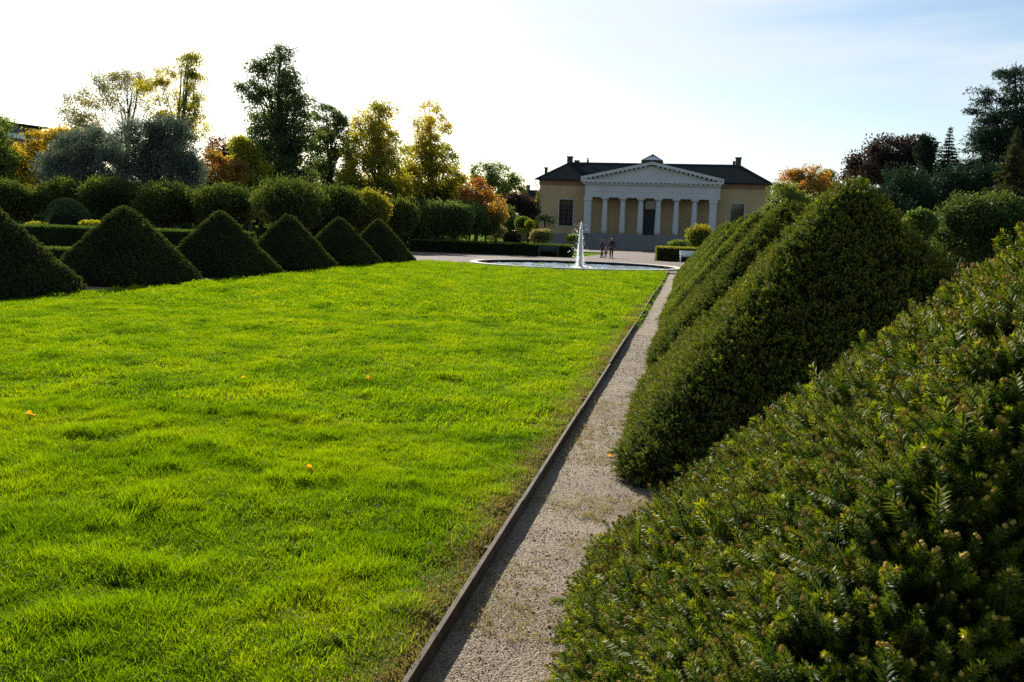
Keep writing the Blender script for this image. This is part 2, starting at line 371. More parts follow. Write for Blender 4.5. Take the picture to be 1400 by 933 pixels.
def grass_points(n, x0, x1, y0, y1):
    x = rng.uniform(x0, x1, n); y = rng.uniform(y0, y1, n)
    k = (np.hypot(x-POOL[0], y-POOL[1]) > POOL_R+.32)
    # only the part of the lawn in the camera's field, with a margin
    k &= (x > -1.06*(y+1.5)-2)
    x, y = x[k], y[k]
    return np.stack([x, y, lawn_z(x, y)-.012], 1)
def grass(name, P, sources, hs, rough=1.):
    x, y = P[:, 0], P[:, 1]
    n1 = vn(x, y, .33, 11); n2 = vn(x, y, 1.0, 12); n3 = vn(x, y, .13, 13)
    n4 = vn(x+3*vn(x, y, .8, 16), y, .19, 17)
    tuft = np.clip(.34+.75*n1*n1+.40*(n2-.5)+.35*(n3-.5)+.9*np.clip(n4-.62, 0, 1)*3*n1, .24, 1.9)
    edge = np.clip((EDGE_X-x)/.5, 0, 1)*np.clip((np.hypot(x-POOL[0], y-POOL[1])-POOL_R+.6)/3, .1, 1)
    tuft = .55+(tuft-.55)*rough
    tuft *= .45+.55*edge
    lean = np.stack([1.1*(vn(x, y, .3, 14)-.5)+.14, 1.1*(vn(x, y, .3, 15)-.5)-.12, np.ones(len(x))], 1)+rng.normal(size=(len(x), 3))*.15
    E = euler_from_z(lean, rng.uniform(0, 2*np.pi, len(x)))
    sxy = rng.uniform(.85, 1.25, len(x)); S = np.stack([sxy, sxy, hs*tuft], 1)
    return scatter(name, P, E, S, rng.integers(0, len(sources), len(x)), sources)
near_src = [blade_patch('blades_near', 34, .055, .10, .0044, M['grass']) for _ in range(4)]
mid_src = [blade_patch('blades_mid', 44, .11, .085, .0065, M['grass']) for _ in range(3)]
far_src = [blade_patch('blades_far', 60, .22, .085, .013, M['grass']) for _ in range(3)]
dry_src = [blade_patch('blades_dry', 16, .06, .04, .004, M['dry']) for _ in range(3)]
tag(grass('grass', grass_points(33000, -9.6, EDGE_X-.12, 2.3, 8.2), near_src, 1.0, .9), 'short bright green lawn grass in the foreground', 'grass')
tag(grass('grass', grass_points(30000, LAWN_L, EDGE_X-.08, 8.0, 19), mid_src, .9, .6), 'sunlit lawn grass across the middle of the lawn', 'grass')
tag(grass('grass', grass_points(26000, LAWN_L, EDGE_X-.06, 18.7, 50.3), far_src, .85, .4), 'yellow green lawn grass running up to the pool', 'grass')
x = EDGE_X-.05-np.abs(rng.normal(0, .13, 5000)); y = 2.2+28*rng.random(5000)**1.6
tag(grass('dry_grass', np.stack([x, y, lawn_z(x, y)], 1), dry_src, 1.6), 'dry brownish grass along the wooden lawn edging', 'grass')

# ---- pebbles on the near path
def pebble(name):
    import bmesh
    b = bmesh.new(); bmesh.ops.create_icosphere(b, subdivisions=1, radius=1)
    for v in b.verts: v.co *= random.uniform(.7, 1.2); v.co.z *= .6
    me = bpy.data.meshes.new(name); b.to_mesh(me); b.free(); me.materials.append(M['pebble']); return me
psrc = [pebble('pebble_grain') for _ in range(4)]
n = 46000; yy = 2.2+16*rng.random(n)**1.9; xx = rng.uniform(EDGE_X+.01, .35, n)
zz = -.075+.02*(vn(xx, yy, .8, 8)-.5)+.012*(vn(xx, yy, .2, 9)-.5)
s = rng.lognormal(-5.9, .40, n)*(1+yy*.03)
tag(scatter('gravel', np.stack([xx, yy, zz+.001], 1), rng.uniform(0, 6.28, (n, 3)), np.stack([s, s*rng.uniform(.7, 1.3, n), s], 1), rng.integers(0, 4, n), psrc), 'loose pale gravel on the narrow path', 'gravel')
n = 4200; yy = 2.3+10*rng.random(n)**1.3; xx = rng.uniform(EDGE_X+.05, .1, n); keepm = vn(xx, yy, .5, 21) > .52; xx, yy = xx[keepm], yy[keepm]; n = len(xx)
tag(scatter('weeds', np.stack([xx, yy, np.full(n, -.07)], 1), euler_from_z(np.stack([rng.normal(0, .4, n), rng.normal(0, .4, n), np.ones(n)], 1), rng.uniform(0, 6, n)), rng.uniform(.4, 1., (n, 1))*np.array([[1, 1, .55]]), rng.integers(0, 3, n), dry_src), 'sparse dry weeds and clippings on the gravel path', 'weeds')

# ---- edging boards
ed = empty('lawn_edging', (EDGE_X, 0, 0), 'low weathered board edging between lawn and gravel path', 'edging')
y0 = -1.0; first = None
while y0 < 46.3:
    L = 3.6
    j = random.uniform(-.011, .011)
    b = MB().box(-.013, .013, 0, L-.006, -.14, .022)
    if first is None or random.random() < 2:
        V = np.array(b.V); V[:, 0] += EDGE_X+j; V[:, 1] += y0; V[V[:, 2] > 0, 2] += random.uniform(-.014, .014)
        V[V[:, 1] > y0+1, 0] += random.uniform(-.006, .006)
        mb = MB(); mb.add(V, b.F); mb.build('plank', M['board'], ed)
    for q in (.6, 2.6):
        MB().box(EDGE_X-.050, EDGE_X-.018, y0+q, y0+q+.04, -.14, .008).build('stake', M['board'], ed)
    y0 += L

# ------------------------------------------------------------------ clipped conifer pyramids
def shoot_mesh(name, nshoots, length, nneed, nl, nw, mat, bud=True, budr=.006):
    V = []; F = []; mi = []
    def quad(a, b, c, d, m):
        o = len(V); V.extend([a, b, c, d]); F.append((o, o+1, o+2, o+3)); mi.append(m)
    for k in range(nshoots):
        if k == 0: d = np.array([0, 0, 1.]); base = np.zeros(3); L = length
        else:
            a = random.uniform(0, 6.28); sp = random.uniform(.5, 1.0); d = unit(np.array([math.cos(a)*sp, math.sin(a)*sp, 1.])); base = np.array([0, 0, length*random.uniform(.05, .45)]); L = length*random.uniform(.45, .75)
        ref = unit(np.cross(d, np.array([.3, .8, .1]))); bi = np.cross(d, ref)
        tip = base+d*L; r = .0022*length/.14
        quad(base-ref*r, base+ref*r, tip+ref*r*.6, tip-ref*r*.6, 2); quad(base-bi*r, base+bi*r, tip+bi*r*.6, tip-bi*r*.6, 2)
        for i in range(nneed):
            t = (i+random.random())/nneed; th = i*2.4+random.uniform(-.4, .4)
            p = base+d*L*(.08+.9*t); rad = ref*math.cos(th)+bi*math.sin(th)
            nd = unit(rad*1.0+d*random.uniform(.45, .9)); side = unit(np.cross(nd, rad+d*.3*random.uniform(-1, 1)))
            l_ = nl*random.uniform(.8, 1.15)*(1-.35*max(0, t-.8)/.2)
            q = p+nd*l_
            quad(p-side*nw*.35, p+nd*l_*.5-side*nw*.5, q, p+nd*l_*.5+side*nw*.5, 3 if t > .72 else 0)
        if bud and random.random() < (.92 if k == 0 else .35):
            br = budr*random.uniform(.7, 1.15)
            for q in range(random.choice((1, 1, 2)) if k == 0 else 1):
                c = tip+ref*br*random.uniform(-1, 1)*1.2+bi*br*random.uniform(-1, 1)*1.2+d*br*.5
                for s1 in (-1, 1):
                    for i in range(4):
                        a0, a1 = i*math.pi/2, (i+1)*math.pi/2
                        quad(c+d*s1*br*1.5, c+(ref*math.cos(a0)+bi*math.sin(a0))*br, c+(ref*math.cos((a0+a1)/2)+bi*math.sin((a0+a1)/2))*br, c+(ref*math.cos(a1)+bi*math.sin(a1))*br, 1)
    me = np_mesh(name, np.array(V), np.array(F), matidx=mi)
    for m in (mat, M['bud'], M['twig'], mat if mat == M['spruce_far'] else M['spruce_tip']): me.materials.append(m)
    return me
far_spruce = [shoot_mesh('distant_spray', k, .16, 20, .032, .010, M['spruce'], False) for k in (3, 4, 4)]
fine_src = [shoot_mesh('spruce_shoot', k, .15, 110, .022, .0038, M['spruce'], True, .0050) for k in (3, 4, 3, 5, 4, 3)]
mid_sh = [shoot_mesh('spruce_spray', k, .16, 40, .024, .0056, M['spruce'], True, .005) for k in (3, 4, 4)]
far_sh = [shoot_mesh('yew_spray', k, .16, 18, .032, .011, M['spruce_far'], False) for k in (3, 4, 4)]
trim_sh = [shoot_mesh('trimmed_spray', k, .15, 16, .034, .012, M['spruce_far'], False) for k in (3, 4, 4)]
def pyramid_surface(cx, cy, s, H, inset=0., nA=64, nH=26, seed=0, z0=-.05):
    tip = .84 if seed >= 20 else .93                # the left row is clipped rounder at the top
    t = np.linspace(0, 1, nH+1); th = np.linspace(0, 2*np.pi, nA, endpoint=False)
    hw = s/2-inset
    c, sn = np.cos(th), np.sin(th); m = (np.abs(c)**16+np.abs(sn)**16)**(-1/16.)
    sq = np.stack([c*m, sn*m], 1)
    V = []
    for q in t:
        w = hw*(1-q)+.05*math.sqrt(max(0, 1-q))*min(1, 4*(1-q))
        if q < .09: w *= .90+.10*math.sin(q/.09*math.pi/2)
        rd = np.clip((q-tip)/(1-tip), 0, 1)**2           # rounder towards the top
        ring = sq*(1-rd)+np.stack([c, sn], 1)*rd*1.08
        z = (H-inset*1.35)*(q if q < tip else tip+(q-tip)*(1-.42*(q-tip)/(1-tip)))
        bump = 1+.035*(vn(th*3+cx*7, np.full(nA, q*9.)+cy, 1, 31+seed)-.5)*2
        V.append(np.stack([cx+ring[:, 0]*w*bump, cy+ring[:, 1]*w*bump, np.full(nA, z0+z)], 1))
    V = np.concatenate(V); F = []
    i = np.arange(nA)
    for k in range(nH): F.append(np.stack([k*nA+i, k*nA+(i+1) % nA, (k+1)*nA+(i+1) % nA, (k+1)*nA+i], 1))
    return V, np.concatenate(F)
def pyramid(X, Y, s, H, n, sources, sc, label, group, seed, side=None, view=None):
    e = empty('clipped_pyramid', (X, Y, -.05), label, 'topiary', group)
    V, F = pyramid_surface(X, Y, s, H, .09, seed=seed)
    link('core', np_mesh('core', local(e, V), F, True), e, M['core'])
    V, F = pyramid_surface(X, Y, s, H, .06, seed=seed)
    P, N = sample(V, F, n)
    if view is not None:                      # thin out the faces turned away from the lawn and the camera path
        k = (N @ np.array(view) > -.35) | (rng.random(len(P)) < .25); P, N = P[k], N[k]
    P = P-N*rng.uniform(.0, .05, (len(P), 1))*sc
    D = N*1.0+np.array([0, 0, .18])+rng.normal(size=P.shape)*.26
    S = rng.uniform(.6, 1.28, (len(P), 1))*sc
    S = S*(1+.5*(rng.random((len(P), 1)) < .02))
    scatter('foliage', P, euler_from_z(D, rng.uniform(0, 6.28, len(P))), np.repeat(S, 3, 1), rng.integers(0, len(sources), len(P)), sources, e)
    return e
XR, XL, PS, PSL, PP, HR, HL = 1.50, -17.3, 4.08, 3.75, 5.69, 2.74, 2.62
GR, GL = 'clipped pyramids along the right of the lawn', 'clipped pyramids along the left of the lawn'
rl = ['spruce pyramid nearest the camera, filling the lower right corner with brown buds',
      'large spruce pyramid standing just behind the nearest one beside the gravel path',
      'third spruce pyramid from the camera in the right row, orange trees above it',
      'fourth spruce pyramid from the camera in the right row',
      'fifth spruce pyramid from the camera in the right row',
      'sixth spruce pyramid from the camera in the right row, only its edge showing',
      'seventh spruce pyramid from the camera in the right row, only its edge showing',
      'last spruce pyramid of the right row, beside the end of the gravel path']
spec = [(13000, fine_src, 1.12), (20000, mid_sh, .70), (14000, mid_sh, .74), (10000, far_spruce, .72), (9000, far_spruce, .72), (7500, far_spruce, .75), (6500, far_spruce, .78), (6000, far_spruce, .8)]
for k in range(8):
    n_, s_, c_ = spec[k]
    pyramid(XR, 3.30+PP*k, PS+(.16 if k else -.04), HR if k else 2.34, n_, s_, c_, rl[k], GR, k, view=(-.6, -.8, 0))
ll = ['clipped dark pyramid cut off by the left edge of the photo', 'wide clipped dark pyramid second from the left edge, before the dark hedge',
      'third clipped dark pyramid from the left edge', 'fourth clipped dark pyramid from the left edge, right of the middle of its row',
      'fifth clipped dark pyramid from the left edge', 'last clipped dark pyramid of the left row, nearest the fountain pool']
for k in range(6):
    pyramid(XL, 18.95+PP*k, PSL, HL, 10500, trim_sh, .62, ll[k], GL, 20+k, view=(.6, -.8, 0))

# ------------------------------------------------------------------ hedges
def box_surface(x0, x1, y0, y1, z0, z1, step=.3):
    V = []; F = []
    def face(o, a, b):
        la, lb = np.linalg.norm(a), np.linalg.norm(b); na, nb = max(1, int(la/step)), max(1, int(lb/step)); base = sum(len(v) for v in V)
        u, v = np.meshgrid(np.linspace(0, 1, na+1), np.linspace(0, 1, nb+1)); P = o+u[..., None]*a+v[..., None]*b; V.append(P.reshape(-1, 3))
        i = np.arange(na)[None]+np.arange(nb)[:, None]*(na+1)+base; F.append(np.stack([i, i+1, i+na+2, i+na+1], -1).reshape(-1, 4))
    A = np.array; dx, dy, dz = A([x1-x0, 0, 0]), A([0, y1-y0, 0]), A([0, 0, z1-z0]); o = A([x0, y0, z0]); p = A([x1, y1, z1])
    face(o, dx, dz); face(A([x0, y0, z1]), dx, dy); face(A([x1, y0, z0]), dy, dz); face(A([x0, y1, z0]), -dy, dz); face(A([x1, y1, z0]), -dx, dz)
    return np.concatenate(V), np.concatenate(F)
def hedge(x0, x1, y0, y1, h, n, mat, label, leaf=.07, fuzz=.05, group=None, z=None):
    z = float(gz((y0+y1)/2))-.05 if z is None else z
    e = empty('clipped_hedge', ((x0+x1)/2, (y0+y1)/2, z), label, 'hedge', group)
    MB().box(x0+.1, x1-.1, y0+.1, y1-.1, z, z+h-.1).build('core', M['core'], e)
    P, N = sample(*box_surface(x0, x1, y0, y1, z, z+h), n)
    P = P-N*np.abs(rng.normal(0, fuzz, (n, 1)))+rng.normal(size=P.shape)*.015
    D = unit(N*.8+rng.normal(size=P.shape)*.5+np.array([0, 0, .25]))
    L = leaf*rng.uniform(.7, 1.3, n)
    card_mesh('foliage', P, D, L, L*.6, M[mat], e, tint=np.clip(.5*rng.random(n)+.25*(N[:, 2] > .5)*1.6, 0, 1))  # top leaves tinted lighter: the sunlit hedge top is put into the colour
    return e
xl = ground_at(572, 350)[0]
hedge(-24, -9.75, 73.4, 74.7, 1.05, 16000, 'hedge_leaf', 'long low dark hedge beyond the pool, left of the fountain', .09)
hedge(-2.75, 6.5, 72.6, 74.4, 1.18, 12000, 'linden_yellow', 'short low hedge with sunlit yellowish top beside the white bench', .09)
X0, _ = at(20, 320, 44); X1, _ = at(262, 320, 44)
hedge(X0, X1+3, 44, 45.6, 1.45, 12000, 'hedge_leaf', 'dark trimmed hedge seen between the left pyramids', .08)
X0, _ = at(30, 320, 36); X1, _ = at(110, 320, 36)
hedge(X0, X1, 36, 36.8, .55, 4000, 'hedge_leaf', 'knee high hedge low down between the first two left pyramids', .06)

# ------------------------------------------------------------------ trees
def limb(P0, P1, r0, r1, sag=.12, k=5):
    P0, P1 = np.array(P0, float), np.array(P1, float); t = np.linspace(0, 1, k)[:, None]; L = np.linalg.norm(P1-P0)
    mid = rng.normal(size=3)*L*.07+np.array([0, 0, sag*L])
    P = P0+(P1-P0)*t+4*t*(1-t)*mid*.6
    return tube_arrays(P, np.linspace(r0, r1, k), 5)
def join_arrays(parts):
    V = []; F = []; o = 0
    for v, f in parts: V.append(v); F.append(f+o); o += len(v)
    return np.concatenate(V), np.concatenate(F)
def tree(name, label, Y, bx, blobs, nleaf, leaf, mat, cat='tree', group=None, tr=.25, clump=.55, clumps=None, top=None, shell=.5, limbs=46, flat=1., droop=.0, tint=None, stems=1, base_z=None, mat2=None, trunk_mat='bark', spread=None, wide=.62):
    """blobs: (px, py, half width px, half height px, weight) of the crown's masses as seen from the survey point"""
    gzv = float(gz(Y)) if base_z is None else base_z
    Xb, _ = at(bx, 300, Y)
    e = empty(name, (Xb, Y, gzv-.1), label, cat, group)
    B = []
    for px, py, rx, ry, w in blobs:
        x, z = at(px, py, Y); k = Y/FPX*1.14; B.append((x, Y+rng.uniform(-.3, .3)*rx*k, z, rx*k, rx*k*.9, ry*k, w))
    B = np.array(B); vol = B[:, 3]*B[:, 3]*B[:, 5]; wt = vol**.66*B[:, 6]; wt /= wt.sum()
    nc = clumps or max(40, int(nleaf/55)); nleaf = int(nleaf*1.5); leaf *= .84
    bi = rng.choice(len(B), nc, p=wt); d = unit(rng.normal(size=(nc, 3))); rr = (shell+(1-shell)*rng.random((nc, 1)))**.8
    C = B[bi, :3]+d*rr*B[bi, 3:6]*(1-.15*rng.random((nc, 1)))
    ci = rng.integers(0, nc, nleaf); csz = rng.uniform(.6, 1.4, nc)*clump
    off = np.clip(rng.normal(size=(nleaf, 3)), -1.7, 1.7)*csz[ci][:, None]*np.array([1, 1, .75*flat])*.55
    P = C[ci]+off
    D = unit(off/(csz[ci][:, None]+1e-6)*.6+rng.normal(size=P.shape)*.7+np.array([0, 0, -.25-droop]))
    L = leaf*rng.uniform(.6, 1.35, nleaf)
    if tint is None: T = np.clip(.62*rng.random(nleaf)+.38*rng.random(nc)[ci], 0, 1)
    else: T = tint(P, nleaf)
    card_mesh('crown', P, D, L, L*wide, M[mat], e, tint=T)
    # trunk and limbs
    zt = (B[:, 2]+.1*B[:, 5]).max() if top is None else at(bx, top, Y)[1]
    tops = B[np.argmax(B[:, 2])]
    parts = []
    for s_ in range(stems):
        o = np.array([rng.normal(0, .35) if s_ else 0, rng.normal(0, .3) if s_ else 0, 0])
        k = 9; t = np.linspace(0, 1, k)[:, None]
        P0 = np.array([Xb, Y, gzv-.15])+o*.5; P1 = np.array([tops[0]+o[0]*2.5, tops[1]+o[1]*2, zt])
        wob = np.stack([np.sin(t[:, 0]*5+s_)*.18*tr*3, np.cos(t[:, 0]*4+s_*2)*.18*tr*3, 0*t[:, 0]], 1)
        TP = P0+(P1-P0)*(t*[[1, 1, 1]])+wob*t*(1-t)*4
        TP[:, :2] = P0[:2]+(P1-P0)[:2]*(t**1.6)+wob[:, :2]*(t*(1-t)*4)
        rad = tr*(1-.88*t[:, 0])*(1+.35*np.exp(-t[:, 0]*14))
        parts.append(tube_arrays(TP, rad, 8))
        for q in rng.choice(nc, min(nc, limbs//stems), replace=False):
            c = C[q]; zf = np.clip((c[2]-gzv)*.68+rng.uniform(-.1, .12)*(zt-gzv), .12*(zt-gzv), .93*(zt-gzv))/(zt-gzv)
            i = min(int(zf*(k-1)), k-2); f = zf*(k-1)-i; A = TP[i]*(1-f)+TP[i+1]*f
            r0 = max(.02, rad[i]*.45)
            parts.append(limb(A, c, r0, r0*.15, .06, 6))
            for q2 in range(2):
                h_ = A+(c-A)*rng.uniform(.45, .8)+np.array([0, 0, .1]); parts.append(limb(h_, c+rng.normal(size=3)*clump*.6, r0*.35, r0*.08, .05, 4))
    V, F = join_arrays(parts)
    link('trunk', np_mesh('trunk', local(e, V), F, True), e, M[trunk_mat])
    return e
TG = 'tall autumn trees behind the left garden'
def top_yellow(amount, zlo, zhi):
    def f(P, n): return np.clip((P[:, 2]-zlo)/(zhi-zlo)*amount+rng.random(n)*.55, 0, 1)
    return f
tree('broadleaf_tree', 'green tree half cut off by the left edge of the photo', 78, -14, [(-20, 190, 38, 48, 1), (-6, 222, 32, 34, 1)], 6000, .30, 'mid_green', group=TG)
tree('maple_tree', 'low spreading bright yellow tree below the far brick block', 82, 62, [(75, 200, 52, 24, 1.3), (30, 225, 38, 24, 1), (105, 205, 38, 22, .8), (52, 238, 50, 22, .8), (8, 245, 22, 20, .8), (92, 188, 30, 14, 1), (10, 222, 30, 26, 1)], 17000, .30, 'yellow_leaf', group=TG, tint=top_yellow(.8, 2.5, 9))
tree('sparse_tree', 'half bare grey green tree with twisting open branches', 98, 168, [(105, 150, 24, 28, .8), (150, 112, 24, 16, .9), (185, 110, 22, 16, .9), (130, 132, 24, 18, .6), (172, 140, 26, 22, .45), (200, 130, 16, 26, .5), (120, 170, 32, 16, .6)], 7500, .25, 'grey_green', group=TG, tr=.30, limbs=44, clump=.8, stems=2)
tree('sparse_tree', 'tall thin yellow tree with bare top twigs left of the big dark tree', 92, 243, [(225, 105, 17, 14, 1.2), (262, 88, 16, 18, 1.1), (270, 118, 16, 18, .8), (215, 128, 18, 14, .7), (256, 140, 24, 18, .8), (236, 165, 32, 16, .9), (268, 175, 22, 20, .9), (196, 118, 10, 10, .7)], 8000, .27, 'yellow_green', group=TG, tr=.30, limbs=36, clump=.65, stems=2, tint=lambda P, n: np.clip(.45+.5*rng.random(n), 0, 1))
tree('silver_tree', 'low dark silvery tree with rounded crown, the left one of the pair', 66, 112, [(112, 205, 40, 30, 1), (92, 228, 32, 26, 1), (132, 225, 34, 28, 1), (80, 212, 22, 22, .7), (112, 245, 44, 18, .9), (70, 235, 26, 22, .8), (140, 200, 30, 24, .9)], 26000, .24, 'silver_leaf', group='silvery grey trees behind the round trees', droop=.4, wide=.35, stems=2)
tree('silver_tree', 'larger silvery grey tree with taller crown, the right one of the pair', 64, 205, [(200, 188, 40, 28, 1), (232, 205, 38, 30, 1), (175, 210, 34, 28, .9), (212, 228, 50, 26, 1), (250, 232, 26, 24, .9), (180, 240, 34, 18, .8), (222, 180, 34, 22, .9), (160, 225, 30, 26, .9), (258, 240, 26, 24, .8)], 34000, .24, 'silver_leaf', group='silvery grey trees behind the round trees', droop=.4, wide=.35, stems=2)
tree('red_tree', 'small dark red tree between the yellow tree and the big dark tree', 112, 307, [(300, 205, 20, 18, 1), (316, 210, 16, 17, 1), (305, 226, 24, 14, .7)], 4200, .28, 'red_leaf', group=TG)
tree('maple_tree', 'orange and yellow tree low beside the silvery tree', 76, 300, [(290, 225, 26, 20, 1), (318, 238, 24, 20, 1), (282, 248, 24, 16, 1), (300, 256, 36, 14, .7)], 6500, .27, 'orange_leaf', group=TG, tint=lambda P, n: np.clip(rng.random(n)*.75, 0, 1))
tree('broadleaf_tree', 'light green bushy tree at the left foot of the big dark tree', 80, 342, [(338, 210, 20, 26, 1), (346, 240, 26, 26, 1), (322, 245, 24, 20, 1)], 9000, .27, 'yellow_green', group=TG, tint=lambda P, n: rng.random(n)*.6)
tree('elm_tree', 'tallest tree on the left, dark green with uneven top', 86, 384, [(380, 92, 26, 26, 1), (352, 96, 16, 14, .8), (398, 118, 24, 24, 1), (346, 125, 18, 17, .8), (372, 140, 40, 24, 1), (402, 158, 30, 28, 1), (356, 172, 30, 26, 1), (384, 190, 46, 32, 1.2), (372, 222, 50, 32, 1.2), (412, 222, 34, 34, 1), (380, 248, 58, 22, 1), (350, 215, 24, 24, .9), (420, 190, 24, 24, .8), (333, 118, 9, 7, .9), (384, 74, 18, 12, .9), (420, 140, 14, 12, .8), (340, 200, 14, 14, .8)], 34000, .27, 'dark_green', group=TG, tr=.55, limbs=60, clump=.66, shell=.35)
tree('broadleaf_tree', 'airy mid green tree just right of the tallest tree', 96, 456, [(450, 165, 28, 24, 1), (440, 198, 32, 28, 1), (466, 190, 24, 32, 1), (454, 235, 36, 30, 1), (438, 240, 30, 26, 1)], 13000, .26, 'dark_green', group=TG, tr=.3, clump=.5)
tree('maple_tree', 'yellow green tree with orange crest, the left of two tall ones', 91, 516, [(520, 143, 14, 11, .9), (532, 152, 10, 8, .8), (500, 172, 18, 20, 1), (524, 178, 22, 22, 1), (498, 205, 30, 24, 1), (530, 208, 24, 26, 1), (480, 252, 22, 20, .9), (546, 252, 20, 20, .9), (508, 236, 42, 26, 1.1), (512, 258, 46, 18, 1)], 24000, .26, 'yellow_green', group=TG, tr=.34, clump=.6, tint=top_yellow(.7, 3, 16))
tree('maple_tree', 'yellow tapering tree nearest the open sky, the right of two tall ones', 97, 592, [(586, 152, 15, 13, .9), (598, 172, 18, 15, 1), (578, 178, 15, 15, 1), (590, 200, 26, 18, 1), (602, 220, 28, 20, 1), (572, 222, 22, 22, 1), (622, 254, 18, 18, .9), (594, 246, 42, 22, 1.1), (562, 250, 20, 22, .9)], 17000, .26, 'yellow_green', group=TG, tr=.32, clump=.6, tint=top_yellow(.6, 0, 14))
tree('maple_tree', 'small orange topped tree right of the tall yellow trees', 88, 650, [(652, 262, 22, 17, 1), (640, 280, 22, 18, 1), (668, 282, 22, 16, .9), (654, 295, 34, 12, .8)], 7000, .25, 'orange_leaf', group=TG, tint=lambda P, n: np.clip((P[:, 2]-3.2)/3*.6+rng.random(n)*.4, 0, 1))
tree('willow_tree', 'pale green feathery tree far off, left of the columned building', 165, 678, [(662, 238, 20, 16, 1), (686, 242, 22, 18, 1), (700, 256, 16, 14, 1), (676, 262, 36, 14, .9)], 7000, .40, 'mid_green', droop=.5, clump=.9)
tree('round_tree', 'dark round tree with reddish top beside the building corner', 128, 712, [(708, 282, 22, 15, 1), (724, 286, 14, 14, .9), (700, 272, 12, 8, .5)], 8000, .30, 'beech_leaf', tint=lambda P, n: np.clip((P[:, 2]-5.2)/1.3*.8+.25*rng.random(n), 0, 1))
tree('round_tree', 'dark shrubby tree before the reddish round tree', 118, 690, [(690, 300, 16, 16, 1), (704, 308, 16, 12, 1)], 4500, .26, 'dark_green')
# rounded clipped trees: a row across the left garden
RG = 'round clipped trees in the left garden'
rows = [(14, 276, 40, 30, 55, 'first round clipped tree, cut by the left edge of the photo', 'linden_leaf'), (96, 272, 42, 28, 57, 'round clipped tree behind the dark dome bush', 'linden_leaf'),
        (152, 272, 42, 30, 55, 'round clipped tree above the second left pyramid', 'linden_leaf'), (232, 280, 44, 31, 54, 'round clipped tree between the second and third left pyramids', 'linden_leaf'),
        (308, 283, 44, 31, 54, 'round clipped tree behind the third left pyramid', 'linden_leaf'), (398, 280, 50, 36, 53, 'largest round clipped tree, between the third and fourth left pyramids', 'linden_leaf'),
        (464, 286, 34, 30, 56, 'round clipped tree behind the fifth left pyramid', 'linden_leaf'), (503, 290, 28, 28, 58, 'yellowing round clipped tree behind the last left pyramids', 'linden_yellow')]
def ball_tree(px, py, rx, ry, Y, label, mat, group, n=17000, leaf=.125, fuzz=.20):
    x, z = at(px, py, Y); k = Y/FPX*1.02; rx, rz = rx*k*1.06, ry*k*1.0; g = float(gz(Y))
    e = empty('round_tree', (x, Y, g-.1), label, 'tree', group)
    d = unit(rng.normal(size=(n, 3))); bumps = 1+.22*(vn3(d*2.2+px, .5, 41)-.5)*2+.14*(vn3(d*5+px, .5, 42)-.5)*2
    rr = bumps*(1-np.abs(rng.normal(0, fuzz, n)))
    sp = rng.random(n) < .3                                   # loose young sprays on the upper side
    rr = np.where(sp & (d[:, 2] > .1), rr*(1+.30*rng.random(n)*(vn3(d*9+px, .5, 44) > .45)), rr)
    P = np.array([x, Y, z])+d*np.array([rx, rx, rz])*rr[:, None]; k2 = P[:, 2] > z-rz*.92; P, d, sp = P[k2], d[k2], sp[k2]
    D = unit(d*.7+rng.normal(size=P.shape)*.55+np.array([0, 0, .35])); L = leaf*rng.uniform(.6, 1.35, len(P))
    card_mesh('crown', P, D, L, L*.65, M[mat], e)
    parts = [tube_arrays(np.array([[x, Y, g-.15], [x+.03, Y, (g+z)/2], [x, Y, z]]), [.14, .11, .08], 8)]
    for q in range(26): parts.append(limb((x, Y, z-rz*.6+rng.uniform(0, .5)*rz), np.array([x, Y, z])+unit(rng.normal(size=3)+np.array([0, 0, .5]))*np.array([rx, rx, rz])*.85, .045, .012))
    V, F = join_arrays(parts); link('trunk', np_mesh('trunk', local(e, V), F, True), e, M['bark'])
    # inner mass of twigs
    u, v = np.meshgrid(np.linspace(0, 2*np.pi, 13)[:-1], np.linspace(-1.2, 1.35, 7)); 
    S = np.stack([x+.7*rx*np.cos(v)*np.cos(u), Y+.7*rx*np.cos(v)*np.sin(u), z+.7*rz*np.sin(v)], -1).reshape(-1, 3); i = np.arange(12)
    F = np.concatenate([np.stack([q*12+i, q*12+(i+1) % 12, (q+1)*12+(i+1) % 12, (q+1)*12+i], 1) for q in range(6)])
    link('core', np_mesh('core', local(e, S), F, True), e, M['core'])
for px, py, rx, ry, Y, lb, mt in rows: ball_tree(px, py, rx, ry, Y, lb, mt, RG)
r2 = [(546, 298, 24, 24, 68, 'first tree of the dark clipped avenue, next to the last left pyramid'), (572, 298, 24, 23, 78, 'second tree of the dark clipped avenue from its left end'),
      (596, 300, 24, 24, 76, 'third tree of the dark clipped avenue from its left end'), (622, 302, 24, 24, 77, 'dense dark tree in the middle of the clipped avenue'),
      (642, 300, 22, 22, 84, 'fifth tree of the dark clipped avenue'), (664, 303, 20, 20, 90, 'last dark tree of the clipped avenue, at its right end')]
for px, py, rx, ry, Y, lb in r2: ball_tree(px, py, rx, ry, Y, lb, 'dark_green' if px > 590 else 'linden_leaf', 'clipped avenue trees beyond the pool hedge', 13000, .14)
